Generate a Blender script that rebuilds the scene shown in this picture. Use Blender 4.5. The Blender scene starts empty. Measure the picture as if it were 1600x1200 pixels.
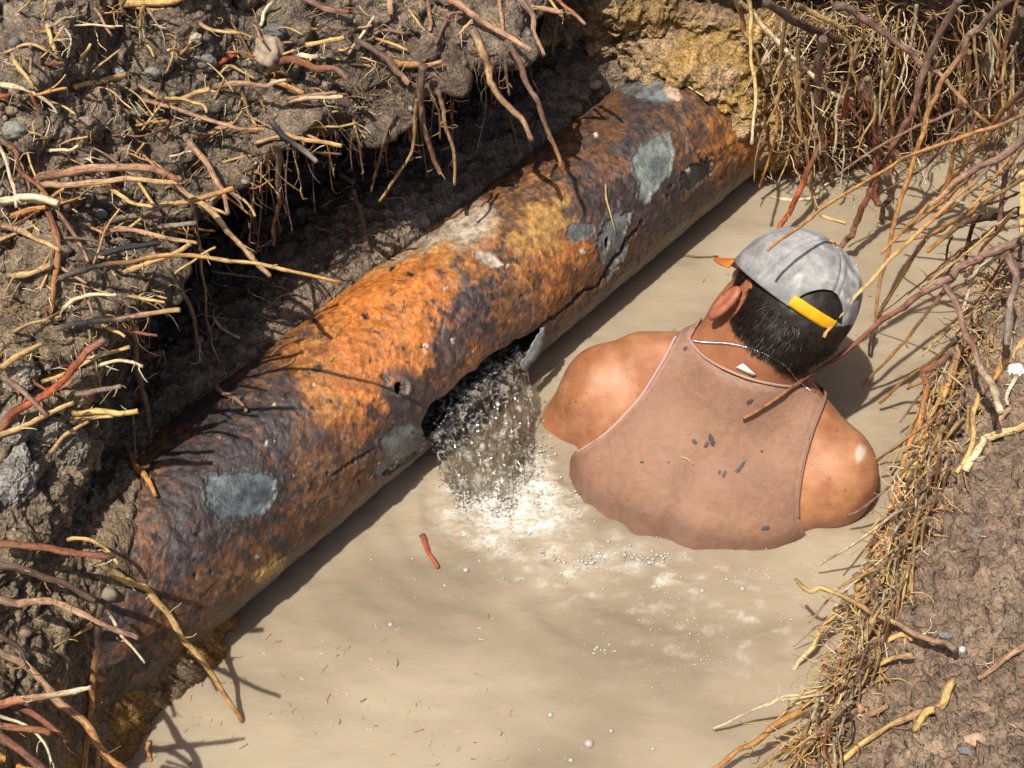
import bpy, math, random
import numpy as np
from mathutils import Vector
from mathutils.bvhtree import BVHTree

R_ = math.radians
scene = bpy.context.scene
col = scene.collection
rng = np.random.default_rng(7)
random.seed(7)

# ------------------------------------------------------------------ camera
PITCH, DIST, FPX = R_(50), 2.35, 2310.0           # looking down into the trench; FPX = focal length for a 1600 px wide picture
CX = np.array([1.0, 0, 0]); CU = np.array([0, math.sin(PITCH), math.cos(PITCH)]); CV = np.array([0, math.cos(PITCH), -math.sin(PITCH)])
CAM = -DIST * CV
cd = bpy.data.cameras.new("camera"); cam = bpy.data.objects.new("camera", cd); col.objects.link(cam)
cam.location = CAM; cam.rotation_euler = (math.pi / 2 - PITCH, 0, 0)
cd.sensor_width = 36; cd.lens = FPX / 1600 * 36; cd.clip_start = 0.02; cd.clip_end = 200
scene.camera = cam

# ------------------------------------------------------------------ sky, sun, exposure
SUN_TO = np.array([-0.29, -0.33, 1.0]); SUN_TO /= np.linalg.norm(SUN_TO)      # direction towards the sun
w = bpy.data.worlds.new("World"); scene.world = w; w.use_nodes = True
wn = w.node_tree.nodes; bg = wn["Background"]
sky = wn.new("ShaderNodeTexSky"); sky.sky_type = 'NISHITA'; sky.sun_disc = False
sky.dust_density = 3.0; sky.ozone_density = 0.5; sky.air_density = 0.8; sky.sun_elevation = math.asin(SUN_TO[2]); sky.sun_rotation = math.atan2(SUN_TO[0], SUN_TO[1])
w.node_tree.links.new(sky.outputs[0], bg.inputs[0]); bg.inputs[1].default_value = 0.105
sl = bpy.data.lights.new("sun", 'SUN'); sl.energy = 5.0; sl.angle = R_(0.53); sl.color = (1.0, 0.95, 0.87)
so = bpy.data.objects.new("sun", sl); col.objects.link(so)
so.rotation_euler = Vector(-SUN_TO).to_track_quat('-Z', 'Y').to_euler(); so.location = (-2, -1, 6)
scene.view_settings.view_transform = 'Standard'; scene.view_settings.look = 'None'
scene.view_settings.gamma = 1; scene.view_settings.exposure = 0.08
scene.render.engine = 'CYCLES'
scene.cycles.use_denoising = True
scene.cycles.max_bounces = 16; scene.cycles.transmission_bounces = 16; scene.cycles.glossy_bounces = 6; scene.cycles.diffuse_bounces = 4; scene.cycles.transparent_max_bounces = 24
scene.cycles.caustics_reflective = False; scene.cycles.caustics_refractive = False

# ------------------------------------------------------------------ geometry helpers
def ray(px, py):
    d = CV * FPX + CX * (px - 800) - CU * (py - 600)
    return CAM, d / np.linalg.norm(d)
def P(px, py, z=0.0):
    o, d = ray(px, py); return o + d * ((z - o[2]) / d[2])
def PD(px, py, dist):                              # point of the picture at a distance from the camera
    o, d = ray(px, py); return o + d * dist
def proj(V):
    q = np.asarray(V) - CAM; dz = q @ CV
    return 800 + FPX * (q @ CX) / dz, 600 - FPX * (q @ CU) / dz
def unit(v):
    v = np.asarray(v, float); return v / np.linalg.norm(v)

def _h(ix, iy, iz, s):
    h = (ix.astype(np.uint32) * np.uint32(374761393) + iy.astype(np.uint32) * np.uint32(668265263)
         + iz.astype(np.uint32) * np.uint32(2147483647) + np.uint32((s * 974634599) & 0xffffffff))
    h = (h ^ (h >> np.uint32(13))) * np.uint32(1274126177)
    h = (h ^ (h >> np.uint32(16))) * np.uint32(2246822519)
    return (h ^ (h >> np.uint32(15)))
def noise(p, seed=0):                              # value-gradient noise, about -1..1
    p = np.asarray(p, float); i = np.floor(p).astype(np.int64); f = p - i
    u = f * f * f * (f * (f * 6 - 15) + 10)
    r = 0
    for a in (0, 1):
        wx = u[:, 0] if a else 1 - u[:, 0]
        for b in (0, 1):
            wy = u[:, 1] if b else 1 - u[:, 1]
            for c in (0, 1):
                wz = u[:, 2] if c else 1 - u[:, 2]
                h = _h(i[:, 0] + a, i[:, 1] + b, i[:, 2] + c, seed)
                gx = (h & 1023) / 511.5 - 1; gy = ((h >> 10) & 1023) / 511.5 - 1; gz = ((h >> 20) & 1023) / 511.5 - 1
                r = r + wx * wy * wz * (gx * (f[:, 0] - a) + gy * (f[:, 1] - b) + gz * (f[:, 2] - c))
    return r * 1.5
def fbm(p, scale, octaves=4, seed=0, gain=0.5, ridged=False):
    p = np.asarray(p, float) * scale; s = 0; a = 1.0; t = 0
    for k in range(octaves):
        n = noise(p, seed + k)
        if ridged: n = 1 - 2 * np.abs(n)
        s = s + a * n; t += a; a *= gain; p = p * 2.03 + 11.3
    return s / t
def worley(p, scale, seed=0):                      # F1, F2 and a random number of the nearest cell
    p = np.asarray(p, float) * scale; i = np.floor(p).astype(np.int64)
    f1 = np.full(len(p), 9.0); f2 = np.full(len(p), 9.0); idc = np.zeros(len(p))
    for a in (-1, 0, 1):
        for b in (-1, 0, 1):
            for c in (-1, 0, 1):
                x, y, z = i[:, 0] + a, i[:, 1] + b, i[:, 2] + c
                h = _h(x, y, z, seed)
                d = np.sqrt((x + (h & 1023) / 1023 - p[:, 0]) ** 2 + (y + ((h >> 10) & 1023) / 1023 - p[:, 1]) ** 2 + (z + ((h >> 20) & 1023) / 1023 - p[:, 2]) ** 2)
                near = d < f1
                f2 = np.where(near, f1, np.minimum(f2, d)); idc = np.where(near, (h >> 7 & 255) / 255.0, idc); f1 = np.where(near, d, f1)
    return f1, f2, idc
def sstep(a, b, x):
    t = np.clip((x - a) / (b - a), 0, 1); return t * t * (3 - 2 * t)

def mesh_obj(name, V, F, mat=None, parent=None, smooth=True, attrs=None, mats=None, fmat=None):
    V = np.ascontiguousarray(V, dtype=np.float32); F = np.ascontiguousarray(F, dtype=np.int32)
    me = bpy.data.meshes.new(name); k = F.shape[1]
    me.vertices.add(len(V)); me.vertices.foreach_set("co", V.ravel())
    me.loops.add(F.size); me.loops.foreach_set("vertex_index", F.ravel())
    me.polygons.add(len(F)); me.polygons.foreach_set("loop_start", np.arange(0, F.size, k, dtype=np.int32))
    me.polygons.foreach_set("loop_total", np.full(len(F), k, dtype=np.int32))
    me.update(calc_edges=True); me.validate()
    if smooth and len(me.polygons): me.polygons.foreach_set("use_smooth", np.ones(len(me.polygons), dtype=bool))
    for n, a in (attrs or {}).items():
        a = np.asarray(a, dtype=np.float32)
        if n == "Fib":
            at = me.attributes.new(n, 'FLOAT_VECTOR', 'POINT'); at.data.foreach_set("vector", a.ravel())
        elif a.ndim == 1:
            at = me.attributes.new(n, 'FLOAT', 'POINT'); at.data.foreach_set("value", a)
        else:
            c4 = np.ones((len(a), 4), dtype=np.float32); c4[:, :3] = np.clip(a, 0, 1)
            at = me.attributes.new(n, 'FLOAT_COLOR', 'POINT'); at.data.foreach_set("color", c4.ravel())
    for m in (mats or ([mat] if mat else [])): me.materials.append(m)
    if fmat is not None: me.polygons.foreach_set("material_index", np.asarray(fmat, dtype=np.int32))
    o = bpy.data.objects.new(name, me); col.objects.link(o)
    if parent is not None: o.parent = parent
    return o
def tag(o, label=None, cat=None, group=None, kind=None):
    if label: o['label'] = label
    if cat: o['category'] = cat
    if group: o['group'] = group
    if kind: o['kind'] = kind
    return o
def grid_faces(nu, nv, close_v=False):
    i = np.arange(nu * nv).reshape(nu, nv)
    if close_v: i = np.concatenate([i, i[:, :1]], 1)
    return np.stack([i[:-1, :-1], i[1:, :-1], i[1:, 1:], i[:-1, 1:]], -1).reshape(-1, 4)
def to_tris(F):
    F = np.asarray(F); return F if F.shape[1] == 3 else np.concatenate([F[:, [0, 1, 2]], F[:, [0, 2, 3]]])
def clip_mesh(V, T, f, attrs=None):                # keep where f > 0, cutting the triangles on the line f = 0
    V = np.asarray(V, float); T = to_tris(T); f = np.asarray(f, float); f = np.where(np.abs(f) < 1e-9, 1e-9, f)
    attrs = attrs or {}; ins = f > 0; cnt = ins[T].sum(1); out = [T[cnt == 3]]
    cache = {}; nv = []; na = {k: [] for k in attrs}; base = len(V)
    def cut(a, b):
        k = (a, b) if a < b else (b, a)
        if k not in cache:
            t = f[k[0]] / (f[k[0]] - f[k[1]]); cache[k] = base + len(nv); nv.append(V[k[0]] * (1 - t) + V[k[1]] * t)
            for q in attrs: na[q].append(attrs[q][k[0]] * (1 - t) + attrs[q][k[1]] * t)
        return cache[k]
    ex = []
    for tri in T[(cnt == 1) | (cnt == 2)]:
        tri = [int(x) for x in tri]; poly = []
        for j in range(3):
            a, b = tri[j], tri[(j + 1) % 3]
            if ins[a]: poly.append(a)
            if ins[a] != ins[b]: poly.append(cut(a, b))
        for j in range(1, len(poly) - 1): ex.append([poly[0], poly[j], poly[j + 1]])
    if ex: out.append(np.array(ex))
    T2 = np.concatenate(out); V2 = np.concatenate([V, np.array(nv)]) if nv else V
    A2 = {q: (np.concatenate([attrs[q], np.array(na[q])]) if nv else attrs[q]) for q in attrs}
    used = np.unique(T2); m = np.full(len(V2), -1); m[used] = np.arange(len(used))
    return V2[used], m[T2], {q: A2[q][used] for q in A2}
def vnormals(V, F):
    T = to_tris(F); n = np.cross(V[T[:, 1]] - V[T[:, 0]], V[T[:, 2]] - V[T[:, 0]]); N = np.zeros_like(V)
    for k in range(3):
        for c in range(3): N[:, c] += np.bincount(T[:, k], n[:, c], len(V))
    return N / np.maximum(np.linalg.norm(N, axis=1, keepdims=True), 1e-12)
def poly_sd(x, y, poly):                           # signed distance to a polygon, positive inside
    q = np.array(poly, float); d = np.full(len(x), 1e9); c = np.zeros(len(x), bool)
    for i in range(len(q)):
        a, b = q[i], q[(i + 1) % len(q)]; e = b - a
        t = np.clip(((x - a[0]) * e[0] + (y - a[1]) * e[1]) / (e @ e), 0, 1)
        d = np.minimum(d, np.hypot(x - a[0] - t * e[0], y - a[1] - t * e[1]))
        cr = ((a[1] > y) != (b[1] > y)) & (x < (b[0] - a[0]) * (y - a[1]) / (b[1] - a[1] + 1e-12) + a[0]); c ^= cr
    return np.where(c, d, -d)
def crom(Q, n=None, step=None, t=None):            # Catmull-Rom through the rows of Q
    Q = np.asarray(Q, float); m = len(Q)
    if t is None:
        if step is not None: n = max(3, int(np.linalg.norm(np.diff(Q, axis=0), axis=1).sum() / step))
        t = np.linspace(0, m - 1, n)
    t = np.asarray(t); i = np.clip(np.floor(t).astype(int), 0, m - 2); f = (t - i)
    f = f.reshape((-1,) + (1,) * (Q.ndim - 1))
    a = Q[np.maximum(i - 1, 0)]; b = Q[i]; c = Q[i + 1]; d = Q[np.minimum(i + 2, m - 1)]
    return 0.5 * (2 * b + (c - a) * f + (2 * a - 5 * b + 4 * c - d) * f * f + (3 * b - a - 3 * c + d) * f ** 3)
def tube(pts, rad, sides=7, cap=True, twist=0.0):
    pts = np.asarray(pts, float); n = len(pts); rad = np.broadcast_to(np.asarray(rad, float), (n,)) if np.ndim(rad) < 2 else rad
    tg = np.gradient(pts, axis=0); tg /= np.maximum(np.linalg.norm(tg, axis=1, keepdims=True), 1e-9)
    u = np.cross(tg[0], [0.31, 0.17, 0.93]); u /= np.linalg.norm(u); V = []
    a = np.linspace(0, 2 * np.pi, sides, endpoint=False)
    for i in range(n):
        u = u - tg[i] * (u @ tg[i]); u /= max(np.linalg.norm(u), 1e-9); v = np.cross(tg[i], u)
        r = rad[i] if np.ndim(rad[i]) else np.full(sides, rad[i])
        V.append(pts[i] + np.outer(np.cos(a + twist * i) * r, u) + np.outer(np.sin(a + twist * i) * r, v))
    V = np.concatenate(V); i = np.arange(n * sides).reshape(n, sides); i = np.concatenate([i, i[:, :1]], 1)
    F = np.stack([i[:-1, :-1], i[:-1, 1:], i[1:, 1:], i[1:, :-1]], -1).reshape(-1, 4)
    if cap:
        for end, row in ((0, i[0, :-1]), (1, i[-1, :-1])):
            V = np.concatenate([V, pts[[0 if end == 0 else -1]]]); c = len(V) - 1; r2 = np.roll(row, -1)
            F = np.concatenate([F, np.stack([np.full(sides, c), r2, row, row] if end == 0 else [np.full(sides, c), row, r2, r2], -1)])
    return V, F
def fix_tris(F):                                    # quads with a doubled corner become triangles; everything is returned as triangles
    F = np.asarray(F); bad = F[:, 2] == F[:, 3]
    return np.concatenate([F[bad][:, :3], to_tris(F[~bad])])
def merge(parts):
    V = []; F = []; b = 0
    for v, f in parts:
        V.append(v); F.append(np.asarray(f) + b); b += len(v)
    return np.concatenate(V), np.concatenate(F)
def icos(sub=1):
    t = (1 + 5 ** .5) / 2
    V = np.array([(-1, t, 0), (1, t, 0), (-1, -t, 0), (1, -t, 0), (0, -1, t), (0, 1, t), (0, -1, -t), (0, 1, -t), (t, 0, -1), (t, 0, 1), (-t, 0, -1), (-t, 0, 1)], float)
    V /= np.linalg.norm(V[0])
    F = np.array([(0, 11, 5), (0, 5, 1), (0, 1, 7), (0, 7, 10), (0, 10, 11), (1, 5, 9), (5, 11, 4), (11, 10, 2), (10, 7, 6), (7, 1, 8), (3, 9, 4), (3, 4, 2), (3, 2, 6), (3, 6, 8), (3, 8, 9), (4, 9, 5), (2, 4, 11), (6, 2, 10), (8, 6, 7), (9, 8, 1)])
    for _ in range(sub):
        c = {}; V = list(V); G = []
        def mid(a, b):
            k = (min(a, b), max(a, b))
            if k not in c: m = V[a] + V[b]; c[k] = len(V); V.append(m / np.linalg.norm(m))
            return c[k]
        for a, b, d in F:
            x, y, z = mid(a, b), mid(b, d), mid(d, a); G += [(a, x, z), (b, y, x), (d, z, y), (x, y, z)]
        V = np.array(V); F = np.array(G)
    return V, F

# ------------------------------------------------------------------ materials
class NT:
    def __init__(s, name, rough=0.8, spec=0.4):
        s.m = bpy.data.materials.new(name); s.m.use_nodes = True; s.t = s.m.node_tree; s.n = s.t.nodes; s.l = s.t.links
        s.b = s.n["Principled BSDF"]; s.b.inputs["Roughness"].default_value = rough; s.b.inputs["Specular IOR Level"].default_value = spec
        s.co = s.n.new("ShaderNodeTexCoord")
    def link(s, a, b): s.l.new(a, b)
    def attr(s, name):
        a = s.n.new("ShaderNodeAttribute"); a.attribute_name = name; return a
    def noise(s, scale, detail=5, rough=0.6, dist=0.0, vec=None):
        n = s.n.new("ShaderNodeTexNoise"); n.inputs["Scale"].default_value = scale; n.inputs["Detail"].default_value = detail
        n.inputs["Roughness"].default_value = rough; n.inputs["Distortion"].default_value = dist
        s.link(vec or s.co.outputs["Object"], n.inputs["Vector"]); return n.outputs["Fac"]
    def voro(s, scale, feature='F1', vec=None):
        n = s.n.new("ShaderNodeTexVoronoi"); n.feature = feature; n.inputs["Scale"].default_value = scale
        s.link(vec or s.co.outputs["Object"], n.inputs["Vector"]); return n
    def stretch(s, sx, sy, sz):
        m = s.n.new("ShaderNodeMapping"); m.inputs["Scale"].default_value = (sx, sy, sz); s.link(s.co.outputs["Object"], m.inputs["Vector"]); return m.outputs[0]
    def ramp(s, fac, stops):
        r = s.n.new("ShaderNodeValToRGB"); e = r.color_ramp.elements
        while len(e) < len(stops): e.new(0.5)
        for q, (p, c) in zip(e, stops):
            q.position = p; q.color = (*c, 1) if len(c) == 3 else c
        s.link(fac, r.inputs[0]); return r.outputs[0]
    def mix(s, fac, a, b, mode='MIX'):
        m = s.n.new("ShaderNodeMix"); m.data_type = 'RGBA'; m.blend_type = mode
        for v, i in ((fac, 0), (a, 6), (b, 7)):
            if hasattr(v, "node"): s.link(v, m.inputs[i])
            elif i == 0: m.inputs[0].default_value = v
            else: m.inputs[i].default_value = (*v, 1)
        return m.outputs[2]
    def math(s, op, a, b=0.0, clamp=False):
        m = s.n.new("ShaderNodeMath"); m.operation = op; m.use_clamp = clamp
        for v, i in ((a, 0), (b, 1)):
            if hasattr(v, "node"): s.link(v, m.inputs[i])
            else: m.inputs[i].default_value = v
        return m.outputs[0]
    def rng(s, v, a, b, c, d):
        m = s.n.new("ShaderNodeMapRange"); s.link(v, m.inputs[0])
        for i, q in enumerate((a, b, c, d)): m.inputs[i + 1].default_value = q
        return m.outputs[0]
    def bump(s, h, strength=0.5, dist=0.002, prev=None):
        b = s.n.new("ShaderNodeBump"); b.inputs["Strength"].default_value = strength; b.inputs["Distance"].default_value = dist
        s.link(h, b.inputs["Height"])
        if prev is not None: s.link(prev, b.inputs["Normal"])
        s.link(b.outputs[0], s.b.inputs["Normal"]); return b.outputs[0]
    def base(s, c):
        if hasattr(c, "node"): s.link(c, s.b.inputs["Base Color"])
        else: s.b.inputs["Base Color"].default_value = (*c, 1)
    def rough(s, c): s.link(c, s.b.inputs["Roughness"])

def mat_soil(name="soil", fine=1.0, wetk=1.0):
    t = NT(name, 0.9, 0.25 + .3 * (1 - fine)); a = t.attr("Col")
    n1 = t.noise(60, 6, 0.65); n2 = t.noise(330, 4, 0.6); v = t.voro(170); v2 = t.voro(330); n3 = t.noise(700, 2, 0.6)
    c = t.mix(1.0, a.outputs["Color"], t.ramp(n1, [(0.28, (0.5, 0.47, 0.44)), (0.5, (1, 1, 1)), (0.74, (1.5, 1.45, 1.38))]), 'MULTIPLY')
    c = t.mix(0.9 * fine, c, t.ramp(n2, [(0.3, (0.52, 0.50, 0.47)), (0.55, (1, 1, 1)), (0.72, (1.6, 1.55, 1.48))]), 'MULTIPLY')
    c = t.mix(0.5 * fine, c, t.ramp(v.outputs["Distance"], [(0.0, (1.25, 1.23, 1.2)), (0.45, (0.95, 0.95, 0.95)), (0.75, (0.55, 0.53, 0.5))]), 'MULTIPLY')
    t.base(c)
    b = t.bump(t.math('SUBTRACT', 1.0, v.outputs["Distance"]), 0.8, 0.004); b = t.bump(t.math('SUBTRACT', 1.0, v2.outputs["Distance"]), 0.6, 0.002, b); b = t.bump(n2, 0.9 * fine, 0.004, b); b = t.bump(n3, 0.5 * fine, 0.0015, b); t.bump(n1, 0.5 + .5 * (1 - fine), 0.006 + .004 * (1 - fine), b)
    wet = t.attr("Wet"); g = t.noise(90, 3, 0.6)
    t.rough(t.math('SUBTRACT', 0.92, t.math('MULTIPLY', wet.outputs["Fac"], t.rng(g, 0.42, 0.62, 0.15, 0.62 * wetk)), True))
    return t.m
def mat_root():
    t = NT("root_bark", 0.66, 0.3); a = t.attr("Col"); fb = t.attr("Fib")
    n1 = t.noise(140, 5, 0.7); n2 = t.noise(1.0, 4, 0.65, 0.3, fb.outputs["Vector"]); n3 = t.noise(900, 3, 0.6)
    c = t.mix(1.0, a.outputs["Color"], t.ramp(n1, [(0.3, (0.5, 0.43, 0.37)), (0.5, (1, 1, 1)), (0.72, (1.35, 1.32, 1.22))]), 'MULTIPLY')
    c = t.mix(0.9, c, t.ramp(n2, [(0.34, (0.42, 0.36, 0.32)), (0.5, (1, 1, 1)), (0.68, (1.4, 1.36, 1.25))]), 'MULTIPLY')
    t.base(c); b = t.bump(n2, 0.9, 0.0016); b = t.bump(n3, 0.4, 0.0008, b); t.bump(n1, 0.5, 0.0016, b); return t.m
def mat_simple(name, c, rough=0.6, spec=0.4, nscale=80, var=0.25, bump=0.3, bd=0.001):
    t = NT(name, rough, spec); n = t.noise(nscale, 5, 0.65)
    t.base(t.ramp(n, [(0.3, tuple(x * (1 - var) for x in c)), (0.7, tuple(min(1, x * (1 + var)) for x in c))])); t.bump(n, bump, bd); return t.m
def mat_col(name, rough=0.6, spec=0.4, nscale=90, amt=0.6, bump=0.4, bd=0.0012):
    t = NT(name, rough, spec); a = t.attr("Col"); n = t.noise(nscale, 5, 0.65)
    t.base(t.mix(amt, a.outputs["Color"], t.ramp(n, [(0.3, (0.6, 0.6, 0.6)), (0.7, (1.35, 1.35, 1.35))]), 'MULTIPLY')); t.bump(n, bump, bd); return t.m
SOIL = mat_soil(); MUDDY = mat_soil("wet_mud", 0.35, 1.15); ROOT = mat_root()
# ------------------------------------------------------------------ the pipe's axis (needed by the banks that bury it)
A0 = P(185, 910.6, 0.10); A1 = P(974, 282.5, 0.10); AX = unit(A1 - A0); PR = 0.132
AN = np.array([AX[1], -AX[0], 0.0])                 # horizontal, from the pipe towards the water
A0 = A0 - AX * 0.0
def on_pipe(px, py, off=0.0):
    o, d = ray(px, py); q = o - A0; dp = d - AX * (d @ AX); qp = q - AX * (q @ AX)
    a = dp @ dp; b = 2 * dp @ qp; c = qp @ qp - PR ** 2; disc = b * b - 4 * a * c
    t = (-b - math.sqrt(max(disc, 0))) / (2 * a); p = o + d * t; n = p - A0; n = unit(n - AX * (n @ AX)); return p + n * off
def NZ(s, n, z): return A0 + AX * s + AN * n + np.array([0, 0, z - A0[2]])
def s_of(p): return (p - A0) @ AX

# ------------------------------------------------------------------ banks
def bank(name, ctrl, nu, vseg, disp, colour, label=None, useg=None, warp=None):
    """ctrl: stations x points x 3.  vseg: rows per control span."""
    C = np.array(ctrl, float)
    tu = np.concatenate([np.linspace(i, i + 1, n, endpoint=False) for i, n in enumerate(useg)] + [[len(C) - 1]]) if useg else np.linspace(0, len(C) - 1, nu)
    tv = np.concatenate([np.linspace(i, i + 1, n, endpoint=False) for i, n in enumerate(vseg)] + [[C.shape[1] - 1]])
    G = crom(C, t=tu); G = np.swapaxes(crom(np.swapaxes(G, 0, 1), t=tv), 0, 1)
    nu, nv = G.shape[:2]; V = G.reshape(-1, 3)
    if warp is not None:
        wa = warp(np.repeat(tu, nv), np.tile(tv, nu)); V = V + wa[:, None] * np.stack([fbm(V, 7, 3, 500), fbm(V, 7, 3, 510), 0.8 * fbm(V, 7, 3, 520)], 1)
    F = grid_faces(nu, nv); N = vnormals(V, F)
    U = np.repeat(tu, nv); W = np.tile(tv, nu)
    d, c, wet = disp(V, N, U, W); V2 = V + d
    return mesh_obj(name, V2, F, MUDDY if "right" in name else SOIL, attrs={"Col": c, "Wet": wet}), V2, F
def clods(V, k=1.0, seed=3):
    q = V + 0.02 * np.stack([fbm(V, 14, 3, seed + 20), fbm(V, 14, 3, seed + 24), fbm(V, 14, 3, seed + 28)], 1)
    f1, f2, i1 = worley(q, 24, seed); g1, g2, i2 = worley(q, 62, seed + 1)
    h1, h2, i3 = worley(q, 130, seed + 2)
    a = np.minimum(f2 - f1, 0.55) * 0.016 + (i1 - 0.5) * 0.020
    b = np.minimum(g2 - g1, 0.5) * 0.009 + (i2 - 0.5) * 0.009
    c = np.minimum(h2 - h1, 0.5) * 0.004 + (i3 - 0.5) * 0.003
    return k * (a * sstep(-0.25, 0.25, fbm(V, 7, 2, seed + 5)) + b + c), i1, i2, i3
def lerp(a, b, t): t = np.asarray(t)[:, None]; return np.asarray(a) * (1 - t) + np.asarray(b) * t

def left_disp(V, N, U, W):
    k, i1, i2, i3 = clods(V, 1.0, 3)
    d = 0.030 * fbm(V, 5, 4, 40) + 0.010 * fbm(V, 22, 4, 41, ridged=True) + k * 0.85
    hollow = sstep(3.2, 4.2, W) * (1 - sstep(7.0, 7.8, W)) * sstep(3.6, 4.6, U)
    under = 1 - sstep(2.6, 3.1, W)
    over = under * sstep(4.2, 3.2, U)
    d = d * (1 - 0.75 * np.maximum(under * (1 - over), 0)) * (1 - 0.55 * over * (W > 1.6))
    lipz = np.exp(-((W - 7.2) / 0.9) ** 2); d = d * (1 - 0.6 * lipz); far = sstep(10.2, 11.0, W); d = d * (1 - 0.4 * far)
    D = N * d[:, None]
    # colour: grey-brown dug earth, browner clay slabs, pale dry crumbs, ochre clay at the pipe's foot
    n = fbm(V, 6, 4, 60); m = fbm(V, 16, 4, 64)
    c = lerp((0.215, 0.168, 0.122), (0.295, 0.222, 0.158), sstep(-0.3, 0.35, n))
    c = lerp(c, (0.185, 0.160, 0.125), 0.6 * sstep(0.0, 0.4, m))
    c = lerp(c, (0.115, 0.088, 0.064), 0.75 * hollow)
    c = c * (0.72 + 0.56 * i2)[:, None] * (0.85 + 0.3 * i3)[:, None]
    px, py = proj(V)
    pale = sstep(140, 40, np.hypot((px - 30), (py - 700) * 0.75)) + sstep(95, 30, np.hypot(px - 705, (py - 360) * 1.3))
    c = lerp(c, np.array([0.36, 0.32, 0.265]) * (0.7 + 0.5 * i2)[:, None], np.clip(pale, 0, 1) * 0.85 * sstep(-0.5, 0.1, m) * (W > 2.5))
    c = lerp(c, np.array([0.29, 0.215, 0.125]) * (.7 + .5 * i2)[:, None], .65 * sstep(4.6, 3.4, U) * sstep(-.4, .2, m + .2))
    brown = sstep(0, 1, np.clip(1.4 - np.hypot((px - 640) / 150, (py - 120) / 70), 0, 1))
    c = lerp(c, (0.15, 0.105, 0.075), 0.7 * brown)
    och = (W < 2.2) * sstep(-0.3, 0.2, fbm(V, 14, 3, 70)); c = lerp(c, (0.40, 0.22, 0.06), 0.85 * och * (W < 1.9)); crust = sstep(115, 60, np.hypot(px + 10, (py + 12) * 1.6)); c = lerp(c, (0.40, 0.33, 0.245), .8 * crust * (W > 7))
    wet = np.clip(0.25 * (W > 3) + 0.4 * hollow + 0.2, 0, 1)
    return D, c, wet

def up(p, dx=0, dy=0, dz=0): return np.asarray(p) + np.array([dx, dy, dz])
def station(front, rest):
    k = list(front) + list(rest); top = k[-1]
    k.append(top + np.array([-0.40, 0.42, 0.07])); k.append(top + np.array([-3.2, 3.4, 0.2])); return k
def hollow_st(s, toe, k3, k4, k5, k7, k8, k9, k10, deep=0.16):
    f = [NZ(s, toe, -0.06), NZ(s, toe - 0.05, 0.012), NZ(s, -0.155, 0.06)]
    p5 = P(*k5); p6 = p5 + np.array([-0.02, 0.02, deep]); p7 = P(*k7)
    return station(f, [P(*k3), P(*k4), p5, p6, p7, P(*k8), P(*k9), P(*k10)])
L = []
L.append(station([P(230, 1380, -.06), P(110, 1330, .03), P(40, 1260, .16)], [P(*q) for q in ((-20, 1170, .29), (-60, 1090, .31), (-100, 1040, .32), (-130, 1000, .34), (-160, 960, .37), (-190, 920, .39), (-300, 800, .46), (-500, 600, .62))]))
L.append(station([P(225, 1215, -.06), P(165, 1200, .02), on_pipe(105, 1135, .015)], [on_pipe(75, 1030, .03), on_pipe(40, 950, .05)] + [P(*q) for q in ((10, 880, .33), (-5, 850, .35), (-20, 820, .38), (-40, 780, .40), (-150, 650, .45), (-350, 450, .50))]))
L.append(station([P(305, 1085, -.06), P(250, 1085, .015), on_pipe(165, 1005, -.02)], [on_pipe(140, 925, .012), on_pipe(110, 855, .03)] + [P(*q) for q in ((70, 800, .33), (50, 770, .35), (30, 735, .37), (10, 700, .395), (-80, 560, .45), (-250, 350, .51))]))
L.append(station([P(385, 990, -.06), P(345, 1000, .01), on_pipe(240, 890, -.03)], [on_pipe(205, 800, .004), on_pipe(170, 735, .02)] + [P(*q) for q in ((150, 705, .29), (135, 690, .31), (110, 640, .365), (90, 600, .405), (0, 480, .47), (-150, 280, .54))]))
L.append(hollow_st(0.22, 0.04, (262, 664, .17), (240, 640, .20), (200, 600, .20), (180, 575, .40), (165, 530, .45), (60, 400, .52), (-80, 200, .60), .14))
L.append(hollow_st(0.34, 0.01, (400, 568, .17), (350, 500, .19), (275, 410, .18), (240, 420, .43), (225, 380, .46), (110, 220, .565), (-10, 40, .68)))
L.append(hollow_st(0.47, 0.00, (530, 458, .17), (460, 370, .19), (335, 275, .18), (320, 295, .44), (300, 255, .47), (180, 110, .575), (60, -60, .69)))
L.append(hollow_st(0.60, 0.00, (645, 365, .18), (560, 290, .20), (440, 190, .18), (440, 240, .45), (425, 205, .48), (310, 60, .575), (200, -120, .69)))
L.append(hollow_st(0.73, 0.00, (748, 312, .18), (680, 240, .20), (580, 120, .20), (570, 175, .45), (555, 135, .48), (450, -10, .575), (350, -180, .69)))
L.append(hollow_st(0.88, 0.00, (862, 222, .17), (800, 170, .20), (730, 50, .20), (735, 125, .45), (722, 92, .49), (620, -60, .58), (500, -230, .69)))
L.append(hollow_st(1.03, 0.00, (958, 145, .16), (920, 90, .22), (880, 0, .24), (850, 28, .46), (833, -8, .50), (720, -150, .58), (620, -330, .70)))
L.append(hollow_st(1.20, 0.00, (1060, 60, .18), (1030, 0, .26), (990, -60, .30), (915, -85, .46), (895, -125, .50), (820, -250, .65), (720, -430, .80)))
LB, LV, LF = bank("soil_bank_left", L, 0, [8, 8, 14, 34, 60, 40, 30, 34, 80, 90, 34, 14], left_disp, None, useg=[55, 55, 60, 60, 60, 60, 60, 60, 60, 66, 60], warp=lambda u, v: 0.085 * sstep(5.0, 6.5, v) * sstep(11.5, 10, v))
tag(LB, "dug face of grey brown earth with an overhanging lip behind the rusty pipe", None, None, "structure")

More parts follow.
